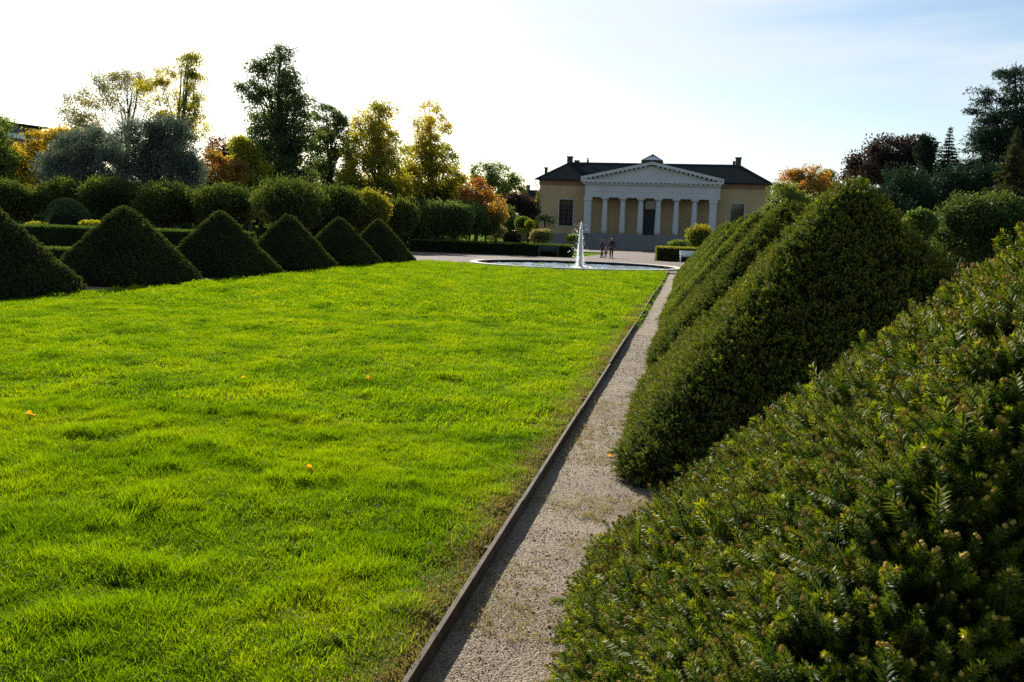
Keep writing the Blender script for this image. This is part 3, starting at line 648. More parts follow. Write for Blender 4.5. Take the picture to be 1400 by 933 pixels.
# dome bush with a lit rim
def bush(name, px, py, rx, ry, Y, label, mat, n, leaf, cat='bush', group=None, loose=.12, stems=14, bump=.25):
    x, z = at(px, py, Y); k = Y/FPX*1.02; rx, rz = rx*k, ry*k; g = float(gz(Y))-.05
    e = empty(name, (x, Y, g), label, cat, group)
    d = unit(rng.normal(size=(n, 3))); rr = (1+bump*(vn3(d*2+px, .45, 43)-.5)*2)*(1-np.abs(rng.normal(0, loose, n)))
    P = np.array([x, Y, z])+d*np.array([rx, rx*.9, rz])*rr[:, None]; P[:, 2] = np.maximum(P[:, 2], g+.03)
    D = unit(d*.7+rng.normal(size=P.shape)*.6+np.array([0, 0, .4])); L = leaf*rng.uniform(.6, 1.4, n)
    card_mesh('foliage', P, D, L, L*.55, M[mat], e)
    parts = [limb((x+rng.normal(0, .08), Y+rng.normal(0, .08), g), np.array([x, Y, z])+unit(rng.normal(size=3)+np.array([0, 0, .6]))*np.array([rx, rx, rz])*.8, .03, .008) for _ in range(stems)]
    V, F = join_arrays(parts); link('stems', np_mesh('stems', local(e, V), F, True), e, M['bark'])
    u, v = np.meshgrid(np.linspace(0, 2*np.pi, 13)[:-1], np.linspace(-1.3, 1.4, 6)); S = np.stack([x+.72*rx*np.cos(v)*np.cos(u), Y+.65*rx*np.cos(v)*np.sin(u), np.maximum(g, z+.72*rz*np.sin(v))], -1).reshape(-1, 3); i = np.arange(12)
    link('core', np_mesh('core', local(e, S), np.concatenate([np.stack([q*12+i, q*12+(i+1) % 12, (q+1)*12+(i+1) % 12, (q+1)*12+i], 1) for q in range(5)]), True), e, M['core'])
    return e
bush('dome_bush', 92, 305, 34, 36, 48, 'smooth dark dome bush with a thin sunlit rim', 'conifer', 12000, .07, loose=.03, bump=.05)
for i, (px, py, rx, ry, lb) in enumerate([(52, 309, 18, 5, 'low sunlit plants before the dome bush, left part'), (126, 308, 18, 6, 'low sunlit plants beside the dome bush, right part'), (497, 322, 12, 12, 'small yellow bush between the last two left pyramids')]):
    bush('flowering_plants', px, py, rx, ry, 46.6 if i < 2 else 57, lb, 'bright_shrub', 1800, .10, 'plant')
# garden by the building
bush('shrub', 741, 323, 16, 9, 92, 'grey green shrub below the palm', 'grey_green', 2500, .16)
bush('shrub', 700, 326, 11, 8, 84, 'low dark shrub on the lit grass left of the building', 'beech_leaf', 1800, .14)
bush('shrub', 716, 306, 12, 9, 96, 'small broad topped shrub on one dark stem', 'mid_green', 2200, .16)
bush('shrub', 724, 307, 6, 6, 94, 'little light green ball shrub beside the ochre wall', 'bright_shrub', 1200, .12)
bush('shrub', 785, 326, 12, 5, 93, 'low green plants right beside the fountain spray', 'mid_green', 1400, .14)
bush('shrub', 680, 318, 12, 9, 104, 'pale grey shrub left of the gravel yard', 'grey_green', 1800, .18)
bush('shrub', 957, 326, 20, 18, 88, 'loose yellow green shrub above the right hedge', 'linden_yellow', 4800, .17, loose=.32)
bush('shrub', 928, 336, 14, 7, 84, 'small light green shrub peeping over the right hedge', 'mid_green', 1800, .13)
# palm
xp, zp = at(745, 300, 96); e = empty('palm', (xp, 96, float(gz(96))), 'small dark palm standing before the ochre wall', 'palm')
gp = float(gz(96)); MB().lathe(xp, 96, [(.16, gp), (.13, gp+1), (.12, zp-.1), (.05, zp)], 8).build('trunk', M['bark'], e, True)
Pl, Dl = [], []
for f in range(26):
    a = f*2.4; el = random.uniform(-.2, 1.2)
    for q in np.linspace(.12, 1, 16):
        r_ = 1.35*q; p = np.array([xp+math.cos(a)*r_*math.cos(el), 96+math.sin(a)*r_*math.cos(el), zp+r_*math.sin(el)-.75*q*q])
        for s_ in (-1, 1): Pl.append(p); Dl.append([math.cos(a)-s_*math.sin(a), math.sin(a)+s_*math.cos(a), -.35])
card_mesh('fronds', np.array(Pl), unit(np.array(Dl)), .42, .07, M['palm_leaf'], e)
# right-hand trees
tree('maple_tree', 'bright orange and yellow tree right of the columned building', 112, 1100, [(1085, 250, 20, 16, 1), (1108, 245, 22, 16, 1), (1098, 262, 34, 16, 1), (1128, 262, 16, 14, .8)], 9000, .28, 'orange_leaf', tint=lambda P, n: np.clip(.3+.6*rng.random(n), 0, 1))
tree('broadleaf_tree', 'dull green tree between the building and the orange tree', 104, 1070, [(1070, 270, 18, 20, 1), (1086, 280, 20, 16, 1), (1060, 290, 16, 18, .8), (1105, 288, 26, 18, 1), (1130, 292, 22, 16, .8)], 10000, .26, 'mid_green')
tree('broadleaf_tree', 'green tree behind the orange tree', 125, 1135, [(1132, 250, 12, 14, 1), (1140, 268, 18, 18, 1)], 4000, .28, 'mid_green')
tree('beech_tree', 'purple brown beech with wide ragged crown on the right', 72, 1218, [(1225, 208, 34, 17, 1), (1190, 220, 26, 14, .9), (1252, 205, 20, 14, .9), (1210, 235, 44, 20, 1), (1178, 238, 22, 14, .8), (1240, 240, 30, 26, 1)], 15000, .22, 'beech_leaf', tr=.32, clump=.5)
tree('slender_tree', 'slim upright dark tree at the right side of the beech', 64, 1266, [(1266, 205, 9, 18, 1), (1268, 235, 10, 22, 1), (1264, 265, 12, 20, 1)], 5200, .18, 'conifer', clump=.32, tr=.14)
tree('yew_tree', 'dark rounded evergreen before the beech', 44, 1235, [(1236, 262, 28, 30, 1), (1222, 275, 24, 26, 1), (1250, 280, 24, 28, 1), (1236, 300, 36, 26, 1)], 16000, .12, 'conifer', clump=.34, stems=2)
tree('yew_tree', 'dark evergreen mass behind the second right pyramid', 40, 1185, [(1180, 285, 30, 28, 1), (1205, 300, 30, 30, 1), (1160, 300, 26, 26, 1)], 12000, .12, 'conifer', clump=.34, stems=2)
def spruce(px, ty, hw, by, Y, label, mat, n_wh=34, dens=1., name='spruce_tree', lean=0., irregular=.15, nl=.20):
    x, zt = at(px, ty, Y); k = Y/FPX; g = float(gz(Y)); e = empty(name, (x, Y, g-.1), label, 'tree')
    H = zt-g; parts = [tube_arrays(np.array([[x, Y, g-.2], [x, Y, g+H*.5], [x, Y, zt]]), [.02*H, .012*H, .01], 8)]; P = []; D = []
    Rm = hw*k
    for w in range(n_wh):
        t = w/(n_wh-1); z = g+H*(.06+.92*t); rad = Rm*(1-t)**1.0*(1+irregular*rng.normal())+.05
        for q in range(rng.integers(6, 9)):
            a = rng.uniform(0, 6.28); L = rad*rng.uniform(.65, 1.12); m = max(6, int(L/.10*dens)); s = np.linspace(.08, 1, m)
            pth = np.stack([x+math.cos(a)*L*s, Y+math.sin(a)*L*s, z+L*(-.32*s+.26*s**2.2)], 1); parts.append(tube_arrays(pth[::max(1, m//4)], np.linspace(.03, .008, len(pth[::max(1, m//4)])), 4))
            for s_ in (-1, 1):
                wd = (1-s*.7)*L*.22
                for f in (.35, 1.):
                    pp = pth+np.stack([-math.sin(a)*s_*wd*f, math.cos(a)*s_*wd*f, -.10*wd], 1)+rng.normal(size=pth.shape)*.04
                    P.append(pp); D.append(np.tile([math.cos(a)-s_*.7*math.sin(a), math.sin(a)+s_*.7*math.cos(a), -.25], (m, 1))+rng.normal(size=(m, 3))*.3)
    P = np.concatenate(P); D = unit(np.concatenate(D)); L = nl*rng.uniform(.7, 1.4, len(P))*np.clip((zt+.5-P[:, 2])/(.35*H), .3, 1); card_mesh('crown', P, D, L, L*.36, M[mat], e)
    V, F = join_arrays(parts); link('trunk', np_mesh('trunk', local(e, V), F, True), e, M['bark'])
spruce(1300, 172, 50, 300, 58, 'pointed dark spruce left of the large pine', 'conifer', 46, 1.2, nl=.24)
spruce(1347, 205, 55, 300, 52, 'shorter dark spruce below the large pine', 'conifer', 64, 1.2, nl=.24)
spruce(1392, 172, 60, 320, 42, 'brownish green conifer at the right edge of the photo', 'brown_conifer', 70, 1.4, 'cypress_tree', nl=.16)
tree('pine_tree', 'large dark blue green pine with jutting boughs at the right edge', 56, 1400, [(1385, 106, 22, 9, 1), (1352, 122, 14, 6, .8), (1404, 128, 26, 12, 1), (1368, 136, 24, 8, .9), (1336, 150, 13, 5, .8), (1385, 158, 34, 12, 1), (1352, 166, 18, 8, .9), (1372, 186, 36, 13, 1.1), (1348, 200, 26, 10, 1), (1392, 212, 36, 18, 1.1), (1350, 226, 34, 13, 1), (1325, 240, 22, 10, .9), (1380, 250, 44, 18, 1), (1340, 268, 40, 16, 1), (1400, 180, 26, 18, 1), (1395, 235, 30, 20, 1)], 36000, .22, 'pine', tr=.35, clump=.42, flat=.55, wide=.3, limbs=110, shell=.3)
tree('yew_tree', 'broad black green evergreen below the large pine at the right', 48, 1318, [(1300, 262, 36, 26, 1), (1345, 258, 40, 28, 1), (1385, 268, 36, 26, 1), (1290, 290, 40, 24, 1)], 22000, .15, 'conifer', clump=.36, stems=2)
tree('round_shrub', 'large rounded bush with sunlit yellowish left side behind the nearest pyramid', 26, 1340, [(1340, 300, 46, 30, 1.2), (1312, 315, 30, 24, 1), (1370, 300, 34, 30, 1), (1345, 328, 52, 24, 1)], 22000, .085, 'linden_leaf', cat='bush', clump=.22, stems=4, tr=.05, tint=lambda P, n: np.clip(.55*rng.random(n)+.25*(P[:, 0] < at(1318, 300, 26)[0]), 0, 1))  # left leaves get a lighter tint, painting in the sunlit side
bush('shrub', 1258, 306, 18, 16, 24, 'small leafy shrub peeping past the second right pyramid', 'mid_green', 3000, .09, loose=.25)
bush('shrub', 1230, 335, 70, 34, 30, 'wide dark shrub in the shade behind the second right pyramid', 'dark_green', 12000, .10)
# far woods that close the horizon
def wood(name, label, x0, x1, Y, h, n, mat):
    x = rng.uniform(x0, x1, n); hh = h*(.55+.6*vn(x, x*0, 14, 51)+.25*(vn(x, x*0, 4, 52)-.5)); z = hh*rng.random(n)**.7; y = Y+rng.uniform(-5, 5, n)
    P = np.stack([x, y, z-.8], 1); L = rng.uniform(.5, 1.1, n); V, F = cards(P, unit(rng.normal(size=P.shape)), L, L*.6)
    o = link(name, np_mesh(name, V, F, tint=np.repeat(rng.random(n), 4)), None, M[mat]); tag(o, label, 'wood', kind='stuff')
wood('distant_wood', 'far dark wood behind the left garden trees', -190, -38, 190, 11, 26000, 'dark_green')
wood('distant_wood', 'far dark wood on the right behind the conifers', 14, 150, 185, 10, 20000, 'dark_green')
wood('undergrowth', 'dark undergrowth between the trunks behind the round trees', -95, -27, 102, 8.5, 34000, 'dark_green')
wood('undergrowth', 'dark undergrowth below the conifers on the right', 8, 46, 62, 5.5, 14000, 'conifer')

# ------------------------------------------------------------------ columned building
YF, YW = 150.0, 153.0
bx0, _ = at(890.5, 300, YF)
bd = empty('columned_building', (bx0, YF, -.6), 'long ochre building with white columned portico, pediment and dark hipped roof', 'building')
def bX(px, Y=YW): return at(px, 300, Y)[0]
def bZ(px, py, Y=YW): return at(px, py, Y)[1]
G = -.62
zb = bZ(803, 319, YF); zcap = bZ(803, 269.5, YF); zent = bZ(803, 252.5, YF); zcor = bZ(800, 246, YF); zap = bZ(890, 222, YF)
zeave = (bZ(735, 246.5)+bZ(1050, 250.5))/2
xw0, xw1 = bX(736.5), bX(1050); zpl = zb-.15; DEP = 16
xp0, xp1 = bX(798.5, YF), bX(983, YF)
# wings: plinth, wall pieces round the windows, frieze band
def wall_with_holes(x0, x1, z0, z1, y0, y1, holes, name, mat):
    hs = sorted(holes); c = x0
    mb = MB()
    for hx0, hx1, hz0, hz1 in hs:
        mb.box(c, hx0, y0, y1, z0, z1); mb.box(hx0, hx1, y0, y1, z0, hz0); mb.box(hx0, hx1, y0, y1, hz1, z1); c = hx1
    mb.box(c, x1, y0, y1, z0, z1); mb.build(name, mat, bd)
wl = (bX(764), bX(783), bZ(773, 309), bZ(773, 273)); wr = (bX(998), bX(1016.5), wl[2], wl[3])
zband = zeave-.95
dX0, dX1 = bX(879.5, YW), bX(896, YW); zdoor = zcap-.35
wall_with_holes(xw0, xw1, zpl, zband, YW, YW+.5, [wl, (dX0, dX1, zpl, zdoor), wr], 'wall', M['ochre'])
MB().box(xw0, xw0+.5, YW+.5, YW+DEP, zpl, zband).build('side_wall', M['ochre'], bd)
MB().box(xw1-.5, xw1, YW+.5, YW+DEP, zpl, zband).build('side_wall', M['ochre'], bd)
MB().box(xw0+.5, xw1-.5, YW+DEP-.5, YW+DEP, zpl, zband).build('back_wall', M['ochre'], bd)
MB().box(xw0-.12, xw1+.12, YW-.12, YW+DEP+.1, zband, zeave-.12).build('frieze_band', M['brownband'], bd)
MB().box(xw0-.15, xw1+.15, YW-.15, YW+DEP+.1, G-.3, zpl).build('plinth', M['plinth'], bd)
MB().box(xw0-.45, xw1+.45, YW-.5, YW+DEP+.5, zeave-.12, zeave).build('eaves', M['roof'], bd)
for (x0, x1, z0, z1) in (wl, wr):
    f = MB(); t = .2
    f.box(x0-t, x0, YW-.06, YW+.2, z0-t, z1+t).box(x1, x1+t, YW-.06, YW+.2, z0-t, z1+t).box(x0, x1, YW-.055, YW+.2, z1, z1+t).box(x0, x1, YW-.09, YW+.2, z0-t, z0)
    w_ = f.build('window', M['frame'], bd)
    nx_, nz_ = 3, 6
    for i in range(nx_):
        for j in range(nz_):
            MB().box(x0+(x1-x0)*i/nx_+.03, x0+(x1-x0)*(i+1)/nx_-.03, YW+.22+.004*random.random(), YW+.24, z0+(z1-z0)*j/nz_+.03, z0+(z1-z0)*(j+1)/nz_-.03).build('pane', M['glass'], w_)
    mb = MB()
    for i in range(nx_+1): xx_ = x0+(x1-x0)*i/nx_; mb.box(xx_-.03, xx_+.03, YW+.19, YW+.26, z0, z1)
    for j in range(nz_+1): zz_ = z0+(z1-z0)*j/nz_; mb.box(x0, x1, YW+.193, YW+.257, zz_-.03, zz_+.03)
    mb.build('glazing_bars', M['bars'], w_)
# door
dr = MB().box(dX0+.1, (dX0+dX1)/2-.01, YW+.3, YW+.38, zpl, zdoor-1.5).box((dX0+dX1)/2+.01, dX1-.1, YW+.3, YW+.38, zpl, zdoor-1.5).box(dX0, dX0+.1, YW+.1, YW+.4, zpl, zdoor).box(dX1-.1, dX1, YW+.1, YW+.4, zpl, zdoor).box(dX0+.1, dX1-.1, YW+.1, YW+.4, zdoor-1.5, zdoor-1.35).build('door', M['darkwood'], bd)
MB().box(dX0+.1, dX1-.1, YW+.3, YW+.34, zdoor-1.35, zdoor).build('transom_pane', M['glass'], dr)
for s_ in (-1, 1):
    for j in range(3):
        xa = (dX0+dX1)/2+s_*.12; xb = (dX0+dX1)/2+s_*((dX1-dX0)/2-.25); zz_ = zpl+.3+j*(zdoor-1.8-zpl)/3
        MB().box(min(xa, xb), max(xa, xb), YW+.27, YW+.302, zz_, zz_+(zdoor-2.4-zpl)/3).build('panel', M['darkwood'], dr)
# stylobate and stairs
MB().box(xp0-.25, xp1+.25, YF-1.0, YW, G-.3, zb).build('stylobate', M['step'], bd)
nst = 15; rise = (zb-G)/nst
for i in range(nst):
    z1 = zb-rise*(i+1)+0.0; MB().box(xp0-.2, xp1+.2, YF-1.0-.36*(i+1), YF-1.0-.36*i, G-.3, z1).build('step', M['step'], bd)
for xa, xb in ((xp0-1.3, xp0-.26), (xp1+.26, xp1+1.3)): MB().box(xa, xb, YF-3.2, YW-.2, G-.3, zb+.05).build('cheek_wall', M['plinth'], bd)
# columns
cpx = [803.2, 826.2, 850.6, 875, 899.2, 923.8, 948.6, 973.9]
for i, px in enumerate(cpx):
    x = bX(px, YF)
    if i in (0, 7):
        w = .58
        c = MB().box(x-w, x+w, YF-w, YF+w, zb, zcap-.55).build('corner_pier', M['stone'], bd)
        MB().box(x-w-.12, x+w+.12, YF-w-.12, YF+w+.12, zcap-.55, zcap).build('capital', M['stone'], c)
    else:
        r0, r1 = .52, .40; H = zcap-zb
        prof = [(r0-(r0-r1)*(t**1.5), zb+t*(H-.62)) for t in np.linspace(0, 1, 9)]
        c = MB().lathe(x, YF, prof, 20).build('column', M['stone'], bd, True)
        cap = MB().lathe(x, YF, [(r1, zcap-.62), (r1+.03, zcap-.58), (r1+.04, zcap-.5), (r1+.2, zcap-.3), (r1+.22, zcap-.26)], 20); cap.box(x-.64, x+.64, YF-.64, YF+.64, zcap-.26, zcap); cap.build('capital', M['stone'], c)
# entablature
zarch = zcap+(zent-zcap)*.46
MB().box(xp0+.05, xp1-.05, YF-.62, YW-.01, zcap, zarch).build('architrave', M['stone'], bd)
MB().box(xp0, xp1, YF-.67, YW-.012, zarch, zarch+.14).build('taenia', M['stone'], bd)
MB().box(xp0+.05, xp1-.05, YF-.60, YW-.014, zarch+.14, zent).build('frieze', M['stone'], bd)
xc0, xc1 = bX(793, YF), bX(986.5, YF)
MB().box(xc0+.35, xc1-.35, YF-.95, YW-.016, zent, zent+.22).build('bed_moulding', M['stone'], bd)
MB().box(xc0, xc1, YF-1.35, YW-.018, zent+.42, zcor).build('cornice', M['stone'], bd)
nm = 30
for i in range(nm):
    xx_ = xc0+.25+(xc1-xc0-.5)*(i+.5)/nm; MB().box(xx_-.19, xx_+.19, YF-1.28, YF-.5, zent+.2201, zent+.419).build('mutule', M['stone'], bd)
MB().box(xc0+.4, xc1-.4, YF-.90, YF-.5, zent+.221, zent+.418).build('soffit_band', M['stone'], bd)
xm = (xc0+xc1)/2
MB().prism([(xc0+1.1, zcor), (xc1-1.1, zcor), (xm, zap-.62)], YF-.55, YW-.02).build('tympanum', M['stone'], bd)
th = .48; sl_ = (zap-zcor-th)/((xc1-xc0)/2)
for s_ in (-1, 1):
    xe = xm+s_*(xc1-xc0)/2
    MB().prism([(xe, zcor+.002), (xm, zap-th), (xm, zap), (xe, zcor+th)], YF-1.33, YF-.35).build('raking_cornice', M['stone'], bd)
    for i in range(1, 15):
        t = (i+.2)/15.6; cx = xe+(xm-xe)*t; z_ = zcor+.002+(zap-th-zcor)*t
        MB().prism([(cx-.19, z_-.24+s_*-.19*-sl_*-1*-1*0), (cx+.19, z_-.24), (cx+.19, z_-.02), (cx-.19, z_-.02)], YF-1.22, YF-.548).build('modillion', M['stone'], bd)
    MB().prism([(xe, zcor+th+.02), (xm, zap+.02), (xm, zap+.10), (xe, zcor+th+.10)], YF-1.36, YW+7).build('portico_roof', M['roof'], bd)
# portico ceiling and back pilasters
MB().box(xp0+.3, xp1-.3, YF+.6, YW-.02, zcap+.02, zcap+.2).build('portico_ceiling', M['frame'], bd)
# roof: hipped
YR = YW+DEP/2; zr = (bZ(778, 222.5, YR)+bZ(1012, 226.5, YR))/2; xr0, xr1 = at(778, 222, YR)[0], at(1012, 226, YR)[0]
ex0, ex1, ey0, ey1 = bX(730.5), bX(1053), YW-.75, YW+DEP+.75
rf = MB(); rf.add([(ex0, ey0, zeave), (ex1, ey0, zeave), (ex1, ey1, zeave), (ex0, ey1, zeave), (xr0, YR, zr), (xr1, YR, zr)], [(0, 1, 5, 4), (2, 3, 4, 5), (1, 2, 5), (3, 0, 4), (3, 2, 1, 0)])
roof = rf.build('roof', M['roof'], bd)
MB().tube([(xr0, YR, zr), (xr1, YR, zr)], .12, 6).build('ridge_cap', M['verdigris'], roof)
MB().tube([(ex0, ey0, zeave+.03), (xr0, YR, zr)], .07, 6).build('hip_cap', M['verdigris'], roof); MB().tube([(ex1, ey0, zeave+.03), (xr1, YR, zr)], .07, 6).build('hip_cap', M['verdigris'], roof)
def chimney(px0, px1, py, pyb, Y, cap=True):
    x0, x1 = at(px0, py, Y)[0], at(px1, py, Y)[0]; z1 = at(px0, py, Y)[1]; z0 = at(px0, pyb, Y)[1]-.8; d = (x1-x0)*.5
    m = MB().box(x0, x1, Y-d, Y+d, z0, z1-(.18 if cap else 0))
    if cap: m.box(x0-.1, x1+.1, Y-d-.1, Y+d+.1, z1-.18, z1)
    m.build('chimney', M['chimney'], roof)
chimney(776, 783, 214, 224, YR); chimney(786, 792, 219.5, 224, YR+.8); chimney(745, 748.6, 229, 239, YR-2); chimney(1006, 1013.5, 215.5, 227, YR); chimney(1002, 1005.3, 220.5, 227, YR+.3, False)
xf, zf_ = at(803.5, 223, YR); zft = at(803.5, 212.5, YR)[1]
MB().lathe(xf, YR, [(.2, zf_-.5), (.2, zf_+.5), (.1, zf_+.55), (.16, zf_+.8), (.05, zf_+.9), (.02, zft)], 8).build('finial', M['chimney'], roof)
# glazed lantern
xs0, xs1 = at(879, 219, YR-3)[0], at(905.5, 219, YR-3)[0]; zs0 = at(892, 220, YR-3)[1]; zs1 = at(892, 211.5, YR-3)[1]; xsm = (xs0+xs1)/2; hw = (xs1-xs0)/2; ys = YR-3
MB().box(xs0-.15, xs1+.15, ys-hw-.15, ys+hw+.15, zs0-1.2, zs0).build('lantern_base', M['chimney'], roof)
lan = MB(); lan.add([(xs0, ys-hw, zs0), (xs1, ys-hw, zs0), (xs1, ys+hw, zs0), (xs0, ys+hw, zs0), (xsm, ys, zs1)], [(0, 1, 4), (1, 2, 4), (2, 3, 4), (3, 0, 4)]); lan.build('skylight', M['sky_glass'], roof)
mb = MB(); ap = (xsm, ys, zs1+.03)
for q in np.linspace(-1, 1, 7): mb.tube([(xsm+hw*q, ys-hw-.02, zs0+.02), (xsm+.02*q, ys-.02, zs1+.02)], .05, 4)
for q in (-1, 1): mb.tube([(xsm+hw*q, ys+hw, zs0+.02), ap], .05, 4)
mb.build('skylight_bars', M['chimney'], roof)
# gutters and downpipes
MB().tube([(ex0, ey0-.05, zeave-.05), (xp0-.6, ey0-.05, zeave-.05)], .09, 6).build('gutter', M['roof'], bd)
MB().tube([(xp1+.6, ey0-.05, zeave-.05), (ex1, ey0-.05, zeave-.05)], .09, 6).build('gutter', M['roof'], bd)
for xg, xwv in ((ex0+.05, xw0-.08), (ex1-.05, xw1+.08)):
    MB().tube([(xg, ey0, zeave-.15), (xg, ey0, zeave-.5), (xwv, YW-.1, zeave-1.7), (xwv, YW-.1, zeave-2.6), (xwv, YW-.1, G)], .075, 6).build('downpipe', M['pipe'], bd, True)
# yellowing creeper on the left corner
n = 3600; z = G+(bZ(735, 262)-G)*rng.random(n)**1.1; P = np.stack([xw0-.15-np.abs(rng.normal(0, .38, n))*(1.1-z/12), YW+.3+rng.uniform(-.5, 2.0, n), z], 1)
cr = empty('creeper', (xw0, YW, G), 'yellowing creeper climbing the left corner of the ochre wall', 'creeper')
card_mesh('foliage', P, unit(rng.normal(size=P.shape)+np.array([-.5, -.2, -.3])), .3*rng.uniform(.6, 1.3, n), .2, M['yellow_leaf'], cr, tint=np.clip(.3+.6*rng.random(n), 0, 1))
MB().tube([(xw0-.2, YW+.3, G-.1), (xw0-.2, YW+.4, 4), (xw0-.2, YW+.3, 8)], .05, 5).build('stem', M['bark'], cr)

# far modern block on the left, and a small far house
YB = 170.0
fb = empty('office_block', (at(20, 180, YB)[0], YB, -.6), 'dark flat roofed block with glazed top storey at the left edge', 'building')
def oblique(px, py, Y): x, z = at(px, py, Y); return x, z
xA, zA1 = at(-60, 150, YB); xB, _ = at(64, 172, YB+22)
dirv = np.array([xB-xA, 22.0]); LB = np.linalg.norm(dirv); dirv /= LB
ang = math.atan2(dirv[1], dirv[0])
def fblock(name, u0, u1, v0, v1, z0, z1, mat, parent):
    b = MB().box(u0, u1, v0, v1, z0, z1); V = np.array(b.V); c, s = math.cos(ang), math.sin(ang)
    W_ = np.stack([xA+V[:, 0]*c-V[:, 1]*s, YB+V[:, 0]*s+V[:, 1]*c, V[:, 2]], 1); m = MB(); m.add(W_, b.F); return m.build(name, mat, parent)
zt = at(30, 168, YB+14)[1]
fblock('wall', 0, LB, 0, 14, -.8, zt-3.6, M['brick_wall'], fb)
fblock('upper_storey', .8, LB-.8, .8, 13, zt-3.6, zt-.5, M['cladding'], fb)
fblock('roof', -.3, LB+.3, -.3, 14.3, zt-.5, zt-.1, M['roof'], fb)
for i in range(26): 
    u = .3+(LB-.6)*i/25; fblock('railing_post', u-.05, u+.05, -.05, .05, zt-3.599, zt-2.4, M['pipe'], fb)
fblock('railing', 0, LB, -.03, .03, zt-2.5, zt-2.4, M['pipe'], fb); fblock('parapet_glass', .1, LB-.1, .055, .07, zt-3.59, zt-2.52, M['sky_glass'], fb)
for j in range(3):
    for i in range(9):
        u = 1.5+(LB-3)*i/9; f = fblock('window', u, u+1.9, -.06, .1, zt-6.3-j*3.4, zt-4.6-j*3.4, M['frame'], fb)
        for q in range(3): fblock('pane', u+.08+q*.6, u+.62+q*.6, -.075, -.061, zt-6.2-j*3.4, zt-4.7-j*3.4, M['glass'], f)
for i in range(9): u = 1.5+(LB-3)*i/9; fblock('upper_window', u, u+2.6, .74, .81, zt-3.2, zt-.9, M['glass'], fb)
YH = 210.0; hx0, hz = at(712, 268, YH); hx1, _ = at(746, 268, YH); zz0 = at(725, 259, YH)[1]
hs = empty('far_house', ((hx0+hx1)/2, YH, -.6), 'small dark roof with a chimney beyond the building corner', 'house')
MB().box(hx0, hx1, YH, YH+7, -.8, hz).build('wall', M['brick_wall'], hs)
r_ = MB(); r_.add([(hx0-.3, YH-.4, hz), (hx1+.3, YH-.4, hz), (hx1+.3, YH+7.4, hz), (hx0-.3, YH+7.4, hz), (hx0-.3, YH+3.5, zz0), (hx1+.3, YH+3.5, zz0)], [(0, 1, 5, 4), (2, 3, 4, 5), (1, 2, 5), (3, 0, 4), (3, 2, 1, 0)]); rr_ = r_.build('roof', M['roof'], hs)
xq = at(718.5, 258, YH)[0]; MB().box(xq-.4, xq+.4, YH+3.1, YH+3.9, zz0-.5, zz0+1.2).build('chimney', M['chimney'], rr_)

# ------------------------------------------------------------------ pool and fountain
pl = empty('pool', (POOL[0], POOL[1], 0), 'round garden pool with a pale stone rim at the end of the lawn', 'pool')
RO, RI = POOL_R+.12, POOL_R-.25
MB().lathe(POOL[0], POOL[1], [(RI, -.02), (RO, -.02), (RO, .07), (RO-.03, .09), (RI+.03, .09), (RI, .07), (RI, -.02)], 96)
def ring(prof, name, mat, smooth=False):
    n = 96; V = []; F = []; k = len(prof)
    for i in range(n):
        a = 2*math.pi*i/n; V += [(POOL[0]+r*math.cos(a), POOL[1]+r*math.sin(a), z) for r, z in prof]
    for i in range(n):
        for j in range(k-1): F.append((i*k+j, ((i+1) % n)*k+j, ((i+1) % n)*k+j+1, i*k+j+1))
    m = MB(); m.add(V, F); return m.build(name, mat, pl, smooth)
ring([(RI, .03), (RI, .055), (RI+.03, .075), (RO-.03, .075), (RO, .05), (RO, -.1)], 'rim', M['rimstone'])
M['basin'] = principled('shade_toned_basin', (.025, .03, .035), .7, 2, spec=0)  # dark tone paints in the shade on the pool's inner wall
ring([(RI+.002, .029), (RI+.02, -.7), (0.01, -.72)], 'basin', M['basin'])
wm = bpy.data.materials.new('rippled_water'); wm.use_nodes = True; n_ = wm.node_tree.nodes; l_ = wm.node_tree.links.new
pb = n_['Principled BSDF']; pb.inputs['Base Color'].default_value = (.10, .14, .17, 1); pb.inputs['Roughness'].default_value = .06; pb.inputs['IOR'].default_value = 1.33; pb.inputs['Specular IOR Level'].default_value = .5
g_ = n_.new('ShaderNodeNewGeometry'); z_ = n_.new('ShaderNodeTexNoise'); z_.inputs['Scale'].default_value = 6; z_.inputs['Detail'].default_value = 4; l_(g_.outputs['Position'], z_.inputs[0])
b_ = n_.new('ShaderNodeBump'); b_.inputs['Strength'].default_value = 1; b_.inputs['Distance'].default_value = .015; l_(z_.outputs[0], b_.inputs['Height']); l_(b_.outputs[0], pb.inputs['Normal'])
nr, na = 150, 420; rad = np.linspace(.02, RI-.002, nr); a = np.linspace(0, 2*np.pi, na, endpoint=False); RR, AA = np.meshgrid(rad, a, indexing='ij')
zw = -.11+.012*np.sin(RR*7)*np.exp(-RR*.25)+.075*(vn(POOL[0]+RR*np.cos(AA), RR*np.sin(AA), .42, 61)-.5)+.032*(vn(POOL[0]+RR*np.cos(AA), RR*np.sin(AA), .17, 62)-.5)
V = np.stack([POOL[0]+RR*np.cos(AA), POOL[1]+RR*np.sin(AA), zw], -1).reshape(-1, 3); i = np.arange(na)
F = np.concatenate([np.stack([k*na+i, (k+1)*na+i, (k+1)*na+(i+1) % na, k*na+(i+1) % na], 1) for k in range(nr-1)])
w_ = link('water', np_mesh('water', V, F, True), None, wm); w_['kind'] = 'structure'
M['foam'] = leaf_mat('foam', [(.1, (.88, .90, .92)), (.9, (.95, .96, .97))], .6, (1, 1, 1), .04, .2, attr=False)
fx, fy = at(793, 360, 53.0)[0], 53.0
jet = empty('fountain_jet', (fx, fy, -.17), 'white fountain jet rising from the middle of the pool', 'fountain')
ztop = at(795, 306, 53)[1]
